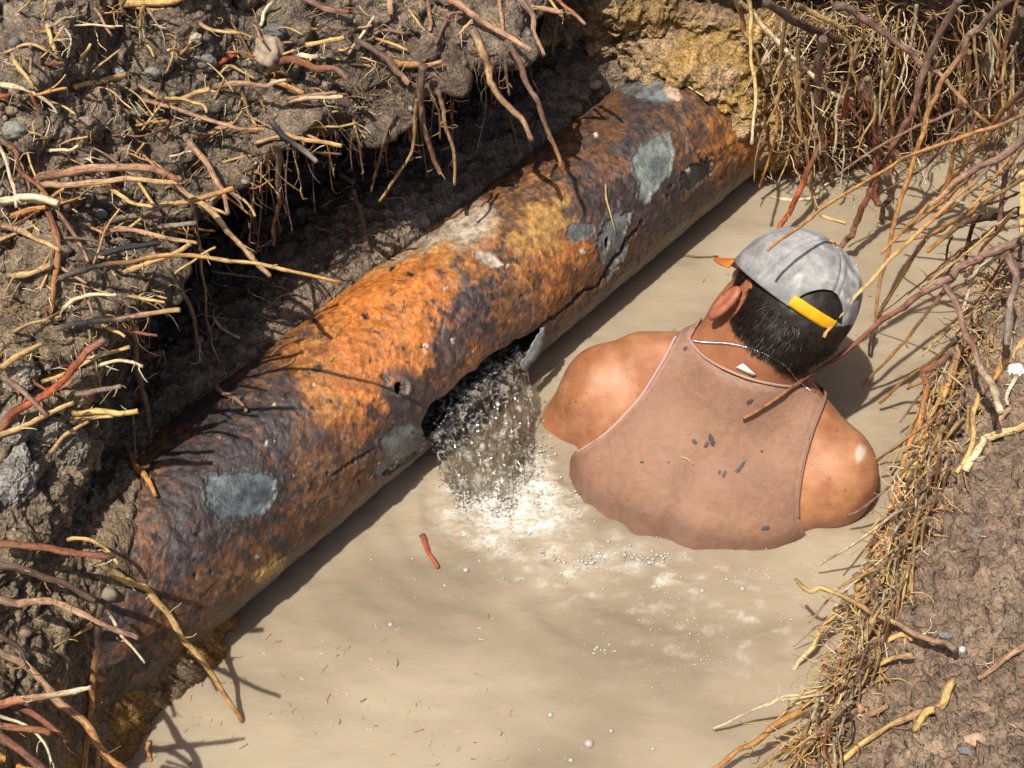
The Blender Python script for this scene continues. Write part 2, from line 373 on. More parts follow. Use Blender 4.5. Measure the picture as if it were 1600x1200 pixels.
def far_disp(V, N, U, W):
    k, i1, i2, i3 = clods(V, 1.0, 13)
    d = 0.03 * fbm(V, 7, 4, 80) + 0.012 * fbm(V, 24, 4, 81, ridged=True) + k * 1.1
    px, py = proj(V)
    n = fbm(V, 8, 3, 90)
    clay = np.clip(sstep(1285, 1195, px + 60 * n) * sstep(-30, 60, py + 40 * n) , 0, 1)
    c = lerp((0.16, 0.105, 0.07), (0.24, 0.16, 0.10), sstep(-0.3, 0.3, n))
    c = lerp(c, lerp((0.50, 0.345, 0.19), (0.53, 0.335, 0.11), sstep(-0.15, 0.3, fbm(V, 12, 3, 91))), clay)
    c = lerp(c, (0.33, 0.22, 0.03), 0.8 * sstep(0.12, 0.0, V[:, 2]) * clay)
    c = c * (0.72 + 0.5 * i2)[:, None] * (0.85 + 0.3 * i3)[:, None]
    return N * d[:, None], c, 0.3 + 0.5 * clay
def far_st(pts):
    k = [P(*q) for q in pts]; k.append(k[-1] + np.array([0.0, 0.5, 0.15])); k.append(k[-1] + np.array([0.3, 5.0, 0.1])); return k
FB_ = [far_st(q) for q in (
    ((760, 250, -.06), (790, 160, .05), (830, 90, .18), (850, 20, .30), (850, -60, .42)),
    ((930, 240, -.06), (940, 150, .08), (955, 95, .20), (960, 35, .28), (955, -40, .37)),
    ((1070, 230, -.06), (1065, 160, .10), (1058, 124, .238), (1062, 50, .28), (1060, -30, .34)),
    ((1150, 292, -.06), (1150, 250, .03), (1148, 174, .200), (1155, 80, .265), (1160, -20, .33)),
    ((1232, 280, -.06), (1226, 262, .01), (1212, 206, .115), (1225, 90, .22), (1240, -10, .32)),
    ((1330, 272, -.06), (1325, 245, .015), (1310, 170, .10), (1310, 80, .23), (1320, -20, .35)),
    ((1430, 245, -.06), (1430, 215, .015), (1420, 150, .10), (1420, 60, .26), (1430, -40, .43)),
    ((1540, 180, -.06), (1540, 150, .015), (1530, 100, .09), (1530, 20, .26), (1540, -80, .43)),
    ((1700, 120, -.06), (1700, 90, .02), (1700, 40, .1), (1700, -40, .27), (1710, -150, .43)),
    ((2100, 60, -.06), (2100, 20, .02), (2100, -40, .1), (2100, -120, .27), (2100, -250, .43)))]
FB, FV, FF = bank("soil_bank_far", FB_, 0, [10, 40, 50, 60, 50, 60], far_disp, None, useg=[36, 40, 40, 34, 34, 34, 36, 36, 20])
tag(FB, "end wall of the trench with yellow clay round the end of the pipe", None, None, "structure")

def right_disp(V, N, U, W):
    k, i1, i2, i3 = clods(V, 1.0, 23)
    e1, e2, ei = worley(V + .012 * np.stack([fbm(V, 20, 3, 103), fbm(V, 20, 3, 104), fbm(V, 20, 3, 105)], 1), 38, 55); d = 0.028 * fbm(V, 5, 4, 100) + 0.020 * fbm(V, 24, 5, 101, .6, ridged=True) + k + .030 * np.sqrt(np.clip(e2 - e1, 0, .6)) * (.3 + ei)
    n = fbm(V, 7, 4, 110)
    c = lerp((0.245, 0.170, 0.115), (0.33, 0.235, 0.158), sstep(-0.3, 0.3, n))
    c = lerp(c, (0.18, 0.135, 0.10), 0.7 * sstep(0.05, 0.4, fbm(V, 15, 3, 114)))
    c = c * (0.75 + 0.45 * i2)[:, None] * (0.88 + 0.24 * i3)[:, None]
    return N * d[:, None], c, np.clip(0.7 + 1.0 * fbm(V, 9, 3, 118), 0.2, 1.1)
RB_ = []
for (px, py, z) in ((1010, 1480, .15), (1120, 1310, .15), (1225, 1150, .15), (1300, 1030, .16), (1372, 880, .17), (1442, 700, .19), (1492, 560, .21), (1540, 440, .22), (1590, 330, .24), (1660, 230, .25), (1780, 120, .27)):
    l = P(px, py, z)
    RB_.append([up(l, .02, 0, -z - .08), up(l, .025, 0, -z * .6), up(l, 0.015, 0, -.03), up(l, .02, -.005, .012), up(l, .13, -.03, .075), up(l, .32, -.08, .19), up(l, .62, -.1, .33), up(l, 1.2, -.1, .45), up(l, 5, -.1, .55)])
RB, RV, RF = bank("soil_bank_right", RB_, 0, [14, 24, 14, 44, 62, 60, 40, 50], right_disp, None, useg=[20, 48, 44, 44, 52, 44, 40, 36, 36, 24])
tag(RB, "wet brown mud slope above the fringe of roots on the right", None, None, "structure")

def near_disp(V, N, U, W):
    k, i1, i2, i3 = clods(V, 0.8, 33)
    c = lerp((0.16, 0.12, 0.085), (0.23, 0.17, 0.12), sstep(-0.3, 0.3, fbm(V, 7, 3, 120)))
    return N * (0.03 * fbm(V, 5, 4, 121) + k)[:, None], c, np.full(len(V), 0.3)
NB_ = []
for x in np.linspace(-1.6, 1.6, 8):
    NB_.append([np.array([x, -0.99, -.08]), np.array([x, -1.03, .1]), np.array([x, -1.10, .3]), np.array([x, -1.25, .42]), np.array([x, -1.9, .5]), np.array([x * 2.5, -6, .6])])
NB, NV_, NF = bank("soil_bank_near", NB_, 120, [10, 14, 14, 20, 10], near_disp, None)
tag(NB, "earth wall closing the trench below the photo's edge", None, None, "structure")

# ------------------------------------------------------------------ muddy water
FALL = P(760, 785, 0); BACKC = P(1090, 760, 0)
def make_water():
    xs = np.concatenate([np.linspace(-2.2, -0.72, 40), np.arange(-0.70, -0.13, 0.0040), np.arange(-0.13, 0.34, 0.0022), np.arange(0.34, 0.98, 0.0040), np.linspace(1.0, 2.2, 30)])
    ys = np.concatenate([np.linspace(-1.3, -0.76, 30), np.arange(-0.75, -0.42, 0.0040), np.arange(-0.42, -0.08, 0.0022), np.arange(-0.08, 0.72, 0.0040), np.linspace(0.74, 1.6, 30)])
    X, Y = np.meshgrid(xs, ys, indexing='ij'); V = np.stack([X.ravel(), Y.ravel(), np.zeros(X.size)], 1)
    px, py = proj(V)
    rf = np.hypot(V[:, 0] - FALL[0], V[:, 1] - FALL[1]); rb = np.hypot(V[:, 0] - BACKC[0], (V[:, 1] - BACKC[1]) * 1.1)
    q = V.copy(); q[:, 1] *= 1.9
    splash = np.exp(-(rf / 0.085) ** 2) + .8 * np.exp(-(np.hypot((px - 850) / 95, (py - 790) / 48)) ** 2) + .6 * np.exp(-(np.hypot((px - 842) / 26, (py - 735) / 60)) ** 2)
    drift = np.exp(-(np.hypot((px - 950) / 190, (py - 885) / 60)) ** 2) + .7 * np.exp(-(np.hypot((px - 1120) / 170, (py - 985) / 75)) ** 2)
    d = (0.0004 + 0.0042 * splash + 0.0010 * drift) * (fbm(q, 34, 2, 200) + .55 * fbm(q, 75, 2, 203) + .35 * np.abs(fbm(q, 120, 2, 207)) * np.minimum(splash, 1))
    d += 0.0016 * fbm(q, 6, 2, 205) + 0.0018 * fbm(q, 19, 3, 206) + .0022 * fbm(q * [1, 1.5, 1], 11, 2, 212) * np.exp(-np.abs(rb - .24) / .16)
    d += 0.0026 * np.sin(rf * 130 + 2 * fbm(V, 12, 2, 211)) * np.exp(-rf / 0.22) * (1 + fbm(V, 9, 2, 208))
    d += 0.0028 * np.sin(rb * 110 + 3 * fbm(V, 10, 2, 213)) * np.exp(-np.abs(rb - 0.27) / 0.08) * (0.6 + fbm(V, 6, 2, 209))
    V[:, 2] = d
    wq = q + .012 * np.stack([fbm(q, 16, 2, 240), fbm(q, 16, 2, 243), 0 * q[:, 0]], 1)
    g1, g2, _ = worley(wq, 95, 9); lace = sstep(.30, .04, g2 - g1); h1, h2, _ = worley(wq, 210, 19); lace2 = sstep(.30, .05, h2 - h1)
    cloud = fbm(wq, 22, 4, 220, .6)
    foam = np.clip(splash * .85 + .42 * drift + .9 * cloud - .36, 0, 1) * np.minimum(1, splash * 1.6 + drift * .8) * (.35 + .5 * lace + .35 * lace2)
    foam += .50 * np.clip(drift - .12, 0, 1) * sstep(.08, .38, fbm(wq, 30, 3, 226)) * (.4 + .6 * lace2)
    tone = fbm(q, 3, 4, 230) * 1.35 + fbm(q + .05 * noise(q * 8, 3)[:, None], 9, 4, 234) * .35  # random swirls, lighter and darker, in the water's colour
    t = NT("muddy_water", .05, .6); t.b.inputs["IOR"].default_value = 1.33
    a = t.attr("Tone"); f = t.attr("Foam")
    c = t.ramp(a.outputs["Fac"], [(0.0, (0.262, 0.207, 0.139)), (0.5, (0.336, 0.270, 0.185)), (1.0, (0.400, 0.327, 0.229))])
    c = t.mix(f.outputs["Fac"], c, (0.78, 0.73, 0.64)); t.base(c)
    mp = t.stretch(0.8, 1.8, 1.0)
    t.rough(t.rng(f.outputs["Fac"], 0, 1, 0.05, 0.22))
    t.b.inputs["Subsurface Weight"].default_value = 0.4; t.b.inputs["Subsurface Radius"].default_value = (0.04, 0.032, 0.022); t.b.inputs["Subsurface Scale"].default_value = 1.0
    b = t.bump(t.noise(30, 3, 0.5, 0.8, mp), 0.35, 0.005); t.bump(t.noise(120, 3, 0.5, 0.3, mp), 0.25, 0.0010, b)
    return tag(mesh_obj("water", V, grid_faces(len(xs), len(ys)), t.m, attrs={"Foam": np.clip(foam, 0, 1), "Tone": 0.5 + tone}), "tan muddy water filling the trench", None, None, "structure")
WATER = make_water()

# ------------------------------------------------------------------ the rusty pipe
HOLE = [(658, 664), (664, 645), (672, 632), (690, 620), (712, 603), (722, 590), (742, 578), (758, 560), (772, 550), (790, 541), (803, 531), (822, 526), (846, 508), (853, 511), (846, 528), (832, 546), (812, 566), (792, 585), (764, 607), (742, 628), (716, 650), (692, 672), (674, 690), (664, 686)]
def make_pipe():
    s0, s1 = -0.55, 1.55
    ss = np.concatenate([np.linspace(s0, -0.24, 30), np.arange(-0.238, 1.34, 0.0021), np.linspace(1.35, s1, 12)])
    th = np.concatenate([np.arange(-100, 150, 0.92), np.linspace(150, 260, 40, endpoint=False)]) * math.pi / 180     # measured from AN towards up
    S, T = np.meshgrid(ss, th, indexing='ij'); S = S.ravel(); T = T.ravel()
    N = np.outer(np.cos(T), AN) + np.outer(np.sin(T), [0, 0, 1]); V = A0 + np.outer(S, AX) + N * PR
    px, py = proj(V); front = (N @ CV) < 0.12
    wx = 13 * fbm(V, 24, 5, 300, 0.65); wy = 13 * fbm(V, 24, 5, 310, 0.65); X = px + wx; Y = py + wy
    def blob(cx, cy, rx, ry, rot=0.0, soft=0.12):
        c, s = math.cos(R_(rot)), math.sin(R_(rot)); dx, dy = X - cx, Y - cy
        r = np.hypot((dx * c + dy * s) / rx, (-dx * s + dy * c) / ry); return sstep(1 + soft, 1 - soft, r)
    X2 = X + 5 * fbm(V, 95, 3, 380); Y2 = Y + 5 * fbm(V, 95, 3, 384)
    def pol(p, soft=5): return sstep(-soft, soft, poly_sd(X2, Y2, p))
    n1 = fbm(V, 9, 4, 320); n2 = fbm(V, 28, 5, 330, 0.62); n3 = fbm(V, 80, 4, 340, 0.6); n4 = fbm(V, 17, 4, 350, 0.6)
    # how much bright rust, dark scale, ochre and bare coating lies where along the pipe
    def zone(cx, cy, r): return np.exp(-(np.hypot(px - cx, py - cy) / r) ** 2)
    org = 1.0 * zone(620, 490, 150) + 0.75 * zone(540, 590, 110) + 0.55 * zone(660, 420, 90) + 0.5 * zone(880, 420, 85) + 0.45 * zone(860, 300, 90) + 0.4 * zone(1130, 230, 80) + 0.30 * zone(240, 820, 110) + 0.25 * zone(420, 820, 80) + 0.42 * zone(1185, 210, 50)
    drk = 0.9 * zone(330, 700, 100) + 0.5 * zone(430, 620, 80) + 0.95 * zone(655, 630, 58) + 0.8 * zone(755, 480, 62) + .5 * zone(700, 545, 40) + 0.5 * zone(985, 300, 70) + 0.6 * zone(1000, 170, 80) + 0.4 * zone(500, 520, 50) + 0.4 * zone(830, 260, 60) + 0.5 * zone(200, 980, 90) + .5 * zone(440, 770, 80) + .45 * zone(570, 700, 70) + .4 * zone(280, 900, 70) + .55 * zone(1050, 330, 80) + .5 * zone(350, 800, 90) + .4 * zone(690, 420, 45) + .45 * zone(920, 330, 50)
    och = 0.55 * zone(820, 370, 80) + 0.45 * zone(870, 310, 70) + 0.5 * zone(430, 880, 60) + 0.4 * zone(620, 520, 80) + 0.3 * zone(1080, 210, 60)
    c = np.tile((0.125, 0.060, 0.028), (len(V), 1)).astype(float)
    c = lerp(c, (0.20, 0.105, 0.05), sstep(-0.1, 0.35, n2)); c = lerp(c, (0.075, 0.05, 0.038), sstep(0.05, 0.4, n4))
    c = lerp(c, (0.31, 0.115, 0.030), sstep(0.28, 0.62, org + 0.75 * n2 + 0.35 * n1))
    c = lerp(c, (0.47, 0.205, 0.048), 0.9 * sstep(0.55, 0.95, org + 0.8 * n4 + 0.5 * n3))
    c = lerp(c, (0.52, 0.145, 0.028), 0.6 * sstep(0.80, 1.10, org * 1.1 + 0.9 * n1 + 0.45 * n2 - 0.08))
    c = lerp(c, (0.40, 0.235, 0.06), 0.85 * sstep(0.42, 0.8, och + 0.9 * n2 - 0.2 * n4))
    c = lerp(c, (0.050, 0.038, 0.040), 0.9 * sstep(0.42, 0.75, drk + 0.9 * n4 + 0.35 * n3))
    n5 = fbm(V, 130, 3, 370, .6); n6 = fbm(V, 45, 5, 374, .68); f1, f2, fi = worley(V + .01 * np.stack([n2, n4, n3], 1), 46, 77)
    c = c * (1 + .5 * n5)[:, None] * (.78 + .44 * fi)[:, None] * (1 + .4 * n3)[:, None]
    c = lerp(c, (0.042, 0.031, 0.028), sstep(.10, .30, .7 * n6 + .45 * n2 + .34 * drk - .12 * zone(620, 480, 150) + .35 * n1) * .93)
    c = lerp(c, (0.13, 0.055, 0.028), .7 * sstep(.12, .40, -n6 + .35 * n2))
    c = lerp(c, (0.028, 0.022, 0.021), sstep(0.40, 0.56, n3 + 0.35 * n2 + 0.25 * drk) * 0.9)
    ang = T * 180 / math.pi; gy = -8 + 16 * n1
    low = sstep(gy + 9, gy - 9, ang + 12 * n2) * sstep(-0.12, 0.30, S + 0.1 * n1)
    c = lerp(c, lerp((0.20, 0.17, 0.14), (0.13, 0.12, 0.11), sstep(-0.2, 0.3, n4)), 0.85 * low)
    h = 0.0030 * n2 + 0.0020 * n3 + 0.0022 * n4 + .0012 * n5 + .0022 * (fi - .5) * sstep(.0, .12, f2 - f1)
    crust = np.zeros(len(V))
    grey = (0.175, 0.20, 0.195); gl = np.zeros(len(V))
    patches = (pol([(318, 757), (330, 742), (365, 738), (420, 737), (436, 748), (432, 775), (415, 800), (385, 808), (345, 812), (322, 790)]), (0.105, 0.128, 0.128)), \
              (pol([(985, 245), (1000, 225), (1030, 210), (1048, 208), (1053, 232), (1050, 262), (1030, 290), (1008, 316), (996, 308), (1000, 285), (986, 268)]), (0.185, 0.21, 0.19)), \
              (pol([(590, 690), (600, 668), (630, 660), (660, 668), (668, 690), (650, 712), (620, 725), (600, 745), (580, 748), (600, 715)]), (0.16, 0.175, 0.175)), \
              (pol([(1064, 275), (1085, 255), (1108, 246), (1118, 255), (1112, 275), (1085, 296), (1066, 300)], 2), (0.045, 0.04, 0.036)), \
              (pol([(930, 362), (952, 335), (990, 330), (978, 352), (985, 372), (972, 405), (950, 440), (945, 418), (928, 392)]), (0.15, 0.165, 0.155)), \
              (blob(1015, 140, 60, 17, 12), (0.15, 0.165, 0.165)), (blob(905, 360, 22, 14, -30), (0.16, 0.17, 0.16)), (blob(762, 405, 24, 9, 20), (0.40, 0.33, 0.25)), \
              (blob(655, 380, 70, 16, -28, .5), (0.40, 0.32, 0.235)), (blob(735, 352, 40, 30, -20, .6), (0.43, 0.36, 0.27)), (blob(1055, 143, 20, 9, 25), (0.50, 0.34, 0.24))
    for m, cc in patches:
        m = m * front; c = lerp(c, np.array(cc) * (0.55 + 0.75 * sstep(-0.35, 0.35, n6 + n2) + .3 * n5)[:, None], 0.96 * m * (1 - .8 * sstep(.12, .34, n4 + .5 * n3 + .25 * n6))); h = h * (1 - 0.75 * m) - 0.0035 * m
        h += 0.003 * np.exp(-((m - 0.35) / 0.18) ** 2) * (m > 0.02); gl = np.maximum(gl, m)
    wl = pol([(395, 900), (420, 880), (447, 872), (440, 888), (400, 912)]) * front; c = lerp(c, (0.42, 0.27, 0.10), wl); h += 0.004 * wl
    for k in range(60):                               # lime specks and little black pits
        sx = rng.uniform(300, 1150); sy = 1010 - 0.74 * (sx - 150) + rng.uniform(-250, 60); r = rng.uniform(1.5, 4.2) if k % 2 else rng.uniform(2, 6)
        m = sstep(1.2, 0.7, np.hypot(X - sx + 5 * n3, (Y - sy + 5 * n5) * (1 + .5 * (k % 3))) / r) * front
        if k % 2: c = lerp(c, (0.55, 0.49, 0.40), m * 0.9); h += 0.0015 * m
        else: c = lerp(c, (0.018, 0.015, 0.015), m); h -= 0.003 * m
    crack = [(846, 510), (870, 492), (905, 462), (938, 440), (955, 418), (972, 392), (1005, 345)]
    dcr = np.full(len(V), 1e9)
    for a, b in zip(crack[:-1], crack[1:]):
        e = np.array(b) - a; t = np.clip(((X - a[0]) * e[0] + (Y - a[1]) * e[1]) / (e @ e), 0, 1); dcr = np.minimum(dcr, np.hypot(X - a[0] - t * e[0], Y - a[1] - t * e[1]))
    m = sstep(4.0, 1.5, dcr) * front * sstep(-0.45, 0.0, n2 + 0.15); c = lerp(c, (0.015, 0.013, 0.012), m); h -= 0.004 * m
    cr2 = [(600, 745), (625, 728), (650, 712)]; cr3 = [(520, 745), (552, 722), (585, 700)]
    for cr in (cr2, cr3):
        for a, b in zip(cr[:-1], cr[1:]):
            e = np.array(b) - a; t = np.clip(((X - a[0]) * e[0] + (Y - a[1]) * e[1]) / (e @ e), 0, 1); m = sstep(3, 1, np.hypot(X - a[0] - t * e[0], Y - a[1] - t * e[1])) * front
            c = lerp(c, (0.015, 0.013, 0.012), m); h -= 0.003 * m
    ring = np.hypot(px - 625, py - 605); h += 0.0035 * np.exp(-((ring - 15) / 5) ** 2) * front; c = lerp(c, (0.24, 0.21, 0.18), 0.6 * np.exp(-((ring - 12) / 3.5) ** 2) * front)
    c = lerp(c, (0.06, 0.05, 0.045), 0.8 * np.exp(-((ring - 26) / 9) ** 2) * front)
    sd = poly_sd(px + 3.5 * fbm(V, 55, 3, 360), py + 3.5 * fbm(V, 55, 3, 364), HOLE)
    sd = np.where(front, sd, -99); edge = np.exp(-(np.clip(-sd, 0, 99) / 14) ** 2) * front
    c = lerp(c, (0.07, 0.052, 0.045), 0.65 * edge); h *= (1 - 0.5 * edge)
    hole2 = np.where(front, 9 - np.hypot((px - 622) * 1.2, py - 606), -99); hole3 = np.where(front, 6.5 - np.hypot((px - 951) * 1.5, (py - 380) * 0.62), -99)
    f = -np.maximum(np.maximum(sd, hole2), hole3)
    V = V + N * h[:, None]
    F = grid_faces(len(ss), len(th), True)
    V, F, A = clip_mesh(V, F, f, {"Col": c, "Coat": gl})
    t = NT("rusty_iron", 0.6, 0.4); a = t.attr("Col"); n = t.noise(260, 5, 0.65); m = t.noise(75, 6, 0.7)
    cc = t.mix(0.7, a.outputs["Color"], t.ramp(m, [(0.30, (0.5, 0.46, 0.45)), (0.5, (1, 1, 1)), (0.70, (1.45, 1.4, 1.3))]), 'MULTIPLY')
    cc = t.mix(0.5, cc, t.ramp(n, [(0.32, (0.6, 0.57, 0.55)), (0.55, (1, 1, 1)), (0.7, (1.35, 1.33, 1.3))]), 'MULTIPLY')
    t.base(cc); b = t.bump(n, 0.5, 0.0020); t.bump(m, 0.5, 0.004, b)
    cm = t.attr("Coat"); t.b.inputs['Specular IOR Level'].default_value = .5; t.rough(t.math('SUBTRACT', t.rng(m, 0.35, 0.65, 0.24, 0.66), t.math('MULTIPLY', cm.outputs["Fac"], 0.15), True))
    o = mesh_obj("rusty_pipe", V, F, t.m, attrs=A)
    inner = mat_simple("pipe_inside", (0.018, 0.017, 0.016), 0.5); o.data.materials.append(inner)
    s = o.modifiers.new("wall", 'SOLIDIFY'); s.thickness = 0.009; s.offset = -1; s.material_offset = 1; s.material_offset_rim = 0; s.use_rim = True
    return tag(o, "large rusty iron pipe with a jagged split leaking clear water into the trench", "pipe"), V, F
PIPE, PV, PF = make_pipe()
# torn tongue of metal left at the right end of the split
def metal_tongue():
    pts = [(846, 512), (838, 528), (826, 548), (812, 560), (806, 572)]
    Q = np.array([on_pipe(x, y, 0.004 + 0.003 * k) for k, (x, y) in enumerate(pts)]); Q = crom(Q, 20)
    wd = np.interp(np.linspace(0, 1, 20), [0, .4, .8, 1], [.004, .012, .010, .002])
    side = np.array([0.75, 0.25, -0.55]); side = unit(side); V = []
    for i in range(20):
        for j in np.linspace(-1, 1, 7): V.append(Q[i] + side * wd[i] * j + np.array([0, -.3, .9]) * 0.004 * (1 - j * j) + 0.0012 * np.array([math.sin(i * 2.1 + j * 3), math.cos(i * 1.3), math.sin(j * 5)]))
    o = mesh_obj("torn_flap", V, grid_faces(20, 7), mat_simple("bare_grey_coating", (0.14, 0.15, 0.14), 0.4), PIPE); o.modifiers.new("s", 'SOLIDIFY').thickness = 0.003
    o['label'] = "torn grey flap bent out at the upper end of the split"
metal_tongue()
# ------------------------------------------------------------------ the person
# torso frame: r to his right, t up the back, b out of the back; origin on the skin at the base of the neck
C7 = P(1158, 606, 0.178)
f_h = unit([0.36, 0.93, 0]); TR = np.array([f_h[1], -f_h[0], 0.0]); LEAN = R_(43)
TT = f_h * math.sin(LEAN) + np.array([0, 0, math.cos(LEAN)]); TB = -f_h * math.cos(LEAN) + np.array([0, 0, math.sin(LEAN)])
ROLL = R_(10); TR, TT = TR * math.cos(ROLL) - TT * math.sin(ROLL), TT * math.cos(ROLL) + TR * math.sin(ROLL)
def tw(r, t, b): return C7 + TR * r + TT * t + TB * b
TM = np.stack([TR, TT, TB])
# head frame: R to his right ear, F out of the face, U out of the crown
B_ = 0.81 * CX - 0.586 * CU; HU = unit(0.586 * CX + 0.81 * CU - 0.34 * CV); V_ = unit(CV - HU * (CV @ HU)); B_ = np.cross(V_, HU)
CYAW = R_(21); CHF = V_ * math.cos(CYAW) - B_ * math.sin(CYAW); CHR = np.cross(CHF, HU)
YAW = R_(33); HF = V_ * math.cos(YAW) - B_ * math.sin(YAW); HR = np.cross(HF, HU)
HO = P(1232, 462, 0.268) - HU * 0.032
HM = np.stack([HR, HF, HU])
CM = np.stack([CHR, CHF, HU])
def cw(r, f, u): return HO + CHR * r + CHF * f + HU * u
def hw(r, f, u): return HO + HR * r + HF * f + HU * u

def sd_ell(p, c, M, rad):
    q = (p - c) @ np.asarray(M).T; rad = np.asarray(rad, float)
    k0 = np.linalg.norm(q / rad, axis=1); k1 = np.linalg.norm(q / rad ** 2, axis=1); return k0 * (k0 - 1) / np.maximum(k1, 1e-9)
def sd_cap(p, a, b, ra, rb):
    ba = b - a; h = np.clip(((p - a) @ ba) / (ba @ ba), 0, 1); return np.linalg.norm(p - a - h[:, None] * ba, axis=1) - (ra + (rb - ra) * h)
def smin(a, b, k):
    h = np.clip(0.5 + 0.5 * (b - a) / k, 0, 1); return b + (a - b) * h - k * h * (1 - h)
def smax(a, b, k): return -smin(-a, -b, k)
def ear_sdf(p, s):                                   # a curled rim round a hollow, tilted back
    M = np.stack([unit(HR * s + HF * .12 + HU * .05), unit(HF - HR * s * .12 + HU * .18), unit(HU - HF * .18)]); e0 = hw(s * .0735, -.002, -.020) + M[0] * .010
    ear = sd_ell(p, e0, M, (.0080, .0165, .0310)); ear = smin(ear, sd_ell(p, e0 + M[2] * -.026 + M[1] * .004 - M[0] * .003, M, (.006, .009, .011)), .006)
    ear = smax(ear, -sd_ell(p, e0 + M[0] * .0085 + M[1] * .003 + M[2] * .003, M, (.0085, .0115, .0215)), .003)
    return smin(ear, sd_ell(p, hw(s * .0735, -.002, -.020) + M[0] * .004, M, (.008, .009, .018)), .004)
def body_sdf(p):
    d = sd_ell(p, tw(-.012, -.215, -.112), TM, (.156, .25, .112))
    d = smin(d, sd_ell(p, tw(0, -.45, -.105), TM, (.145, .17, .100)), .07)
    for s in (-1, 1):
        d = smin(d, sd_ell(p, tw(s * .088, -.135 if s < 0 else -.122, -.078 if s < 0 else -.084), TM, (.090, .125, .070)), .035)           # shoulder blades and lats
        d = smin(d, sd_ell(p, tw(-.125, -.235, -.105) if s < 0 else tw(.108, -.225, -.130), TM, (.055, .14, .075)), .04)
        d = smin(d, sd_cap(p, tw(0, .03, -.055), tw(s * .155, -.040, -.080), .052, .046), .035)     # trapezius, collar
        sh = tw(-.190 if s < 0 else .170, -.106 if s < 0 else -.074, -.094); el = tw(-.254, -.272, -.175) if s < 0 else tw(.225, -.215, -.285)
        d = smin(d, sd_ell(p, sh, TM, (.064, .072, .066)), .030)
        d = smin(d, sd_cap(p, sh, el, .058, .043), .025)
        wr = tw(s * .12, -.10, -.455); d = smin(d, sd_cap(p, el, wr, .043, .029), .015)
        pa = wr + unit(wr - el) * .045
        d = smin(d, sd_ell(p, pa, TM, (.040, .030, .045)), .012)
        fd = unit(wr - el)
        for k in range(4):
            b0 = pa + fd * .035 + TT * (.028 - .018 * k); b1 = b0 + fd * (.042 + .008 * (k in (1, 2))) - TR * s * .012; d = smin(d, sd_cap(p, b0, b1, .0095, .0085), .004)
            d = smin(d, sd_cap(p, b1, b1 + fd * .018 - TR * s * .03, .0085, .0075), .004)
        d = smin(d, sd_cap(p, pa + TT * .03 - fd * .02, pa + TT * .055 + fd * .03 - TR * s * .02, .012, .0095), .006)
        hp = tw(s * .085, -.54, -.10); kn = hp + np.array([.12, .30, -.20]) * .85 + TR * s * .05; d = smin(d, sd_cap(p, hp, kn, .088, .060), .05)
        d = smin(d, sd_cap(p, kn, kn + np.array([-.06, -.25, -.22]), .056, .040), .03)
    sp = sd_cap(p, tw(0, -.06, .010), tw(0, -.42, .006), .010, .012); d = smax(d, -sp, .035)         # furrow of the spine
    for s in (-1, 1): d = smax(d, -sd_cap(p, tw(s * .150, -.055, .020), tw(s * .172, -.20, -.004), .012, .012), .035)
    # neck and head
    d = smin(d, sd_cap(p, tw(-.004, -.03, -.062), hw(.0, -.022, -.055), .060, .052), .045)
    hd = sd_ell(p, hw(0, -.012, .030), HM, (.0755, .095, .094))
    hd = smin(hd, sd_ell(p, hw(0, .040, -.045), HM, (.056, .052, .066)), .035)
    hd = smin(hd, sd_ell(p, hw(0, .066, -.083), HM, (.026, .022, .022)), .025)                      # chin
    hd = smin(hd, sd_ell(p, hw(0, .076, .028), HM, (.050, .016, .012)), .02)                        # brow
    hd = smin(hd, sd_cap(p, hw(0, .085, .015), hw(0, .108, -.024), .008, .013), .014)              # nose
    for s in (-1, 1):
        hd = smin(hd, sd_ell(p, hw(s * .014, .097, -.028), HM, (.008, .011, .008)), .006)
        hd = smax(hd, -sd_ell(p, hw(s * .032, .096, .006), HM, (.018, .014, .011)), .012)          # eye socket
        hd = smin(hd, sd_ell(p, hw(s * .032, .074, .006), HM, (.0125, .0125, .0125)), .003)
    hd = smin(hd, sd_ell(p, hw(0, .088, -.050), HM, (.024, .010, .0055)), .004); hd = smin(hd, sd_ell(p, hw(0, .087, -.061), HM, (.021, .010, .006)), .004)
    d = smin(d, hd, .028)
    for s in (-1, 1): d = smin(d, ear_sdf(p, s), .004)
    return d
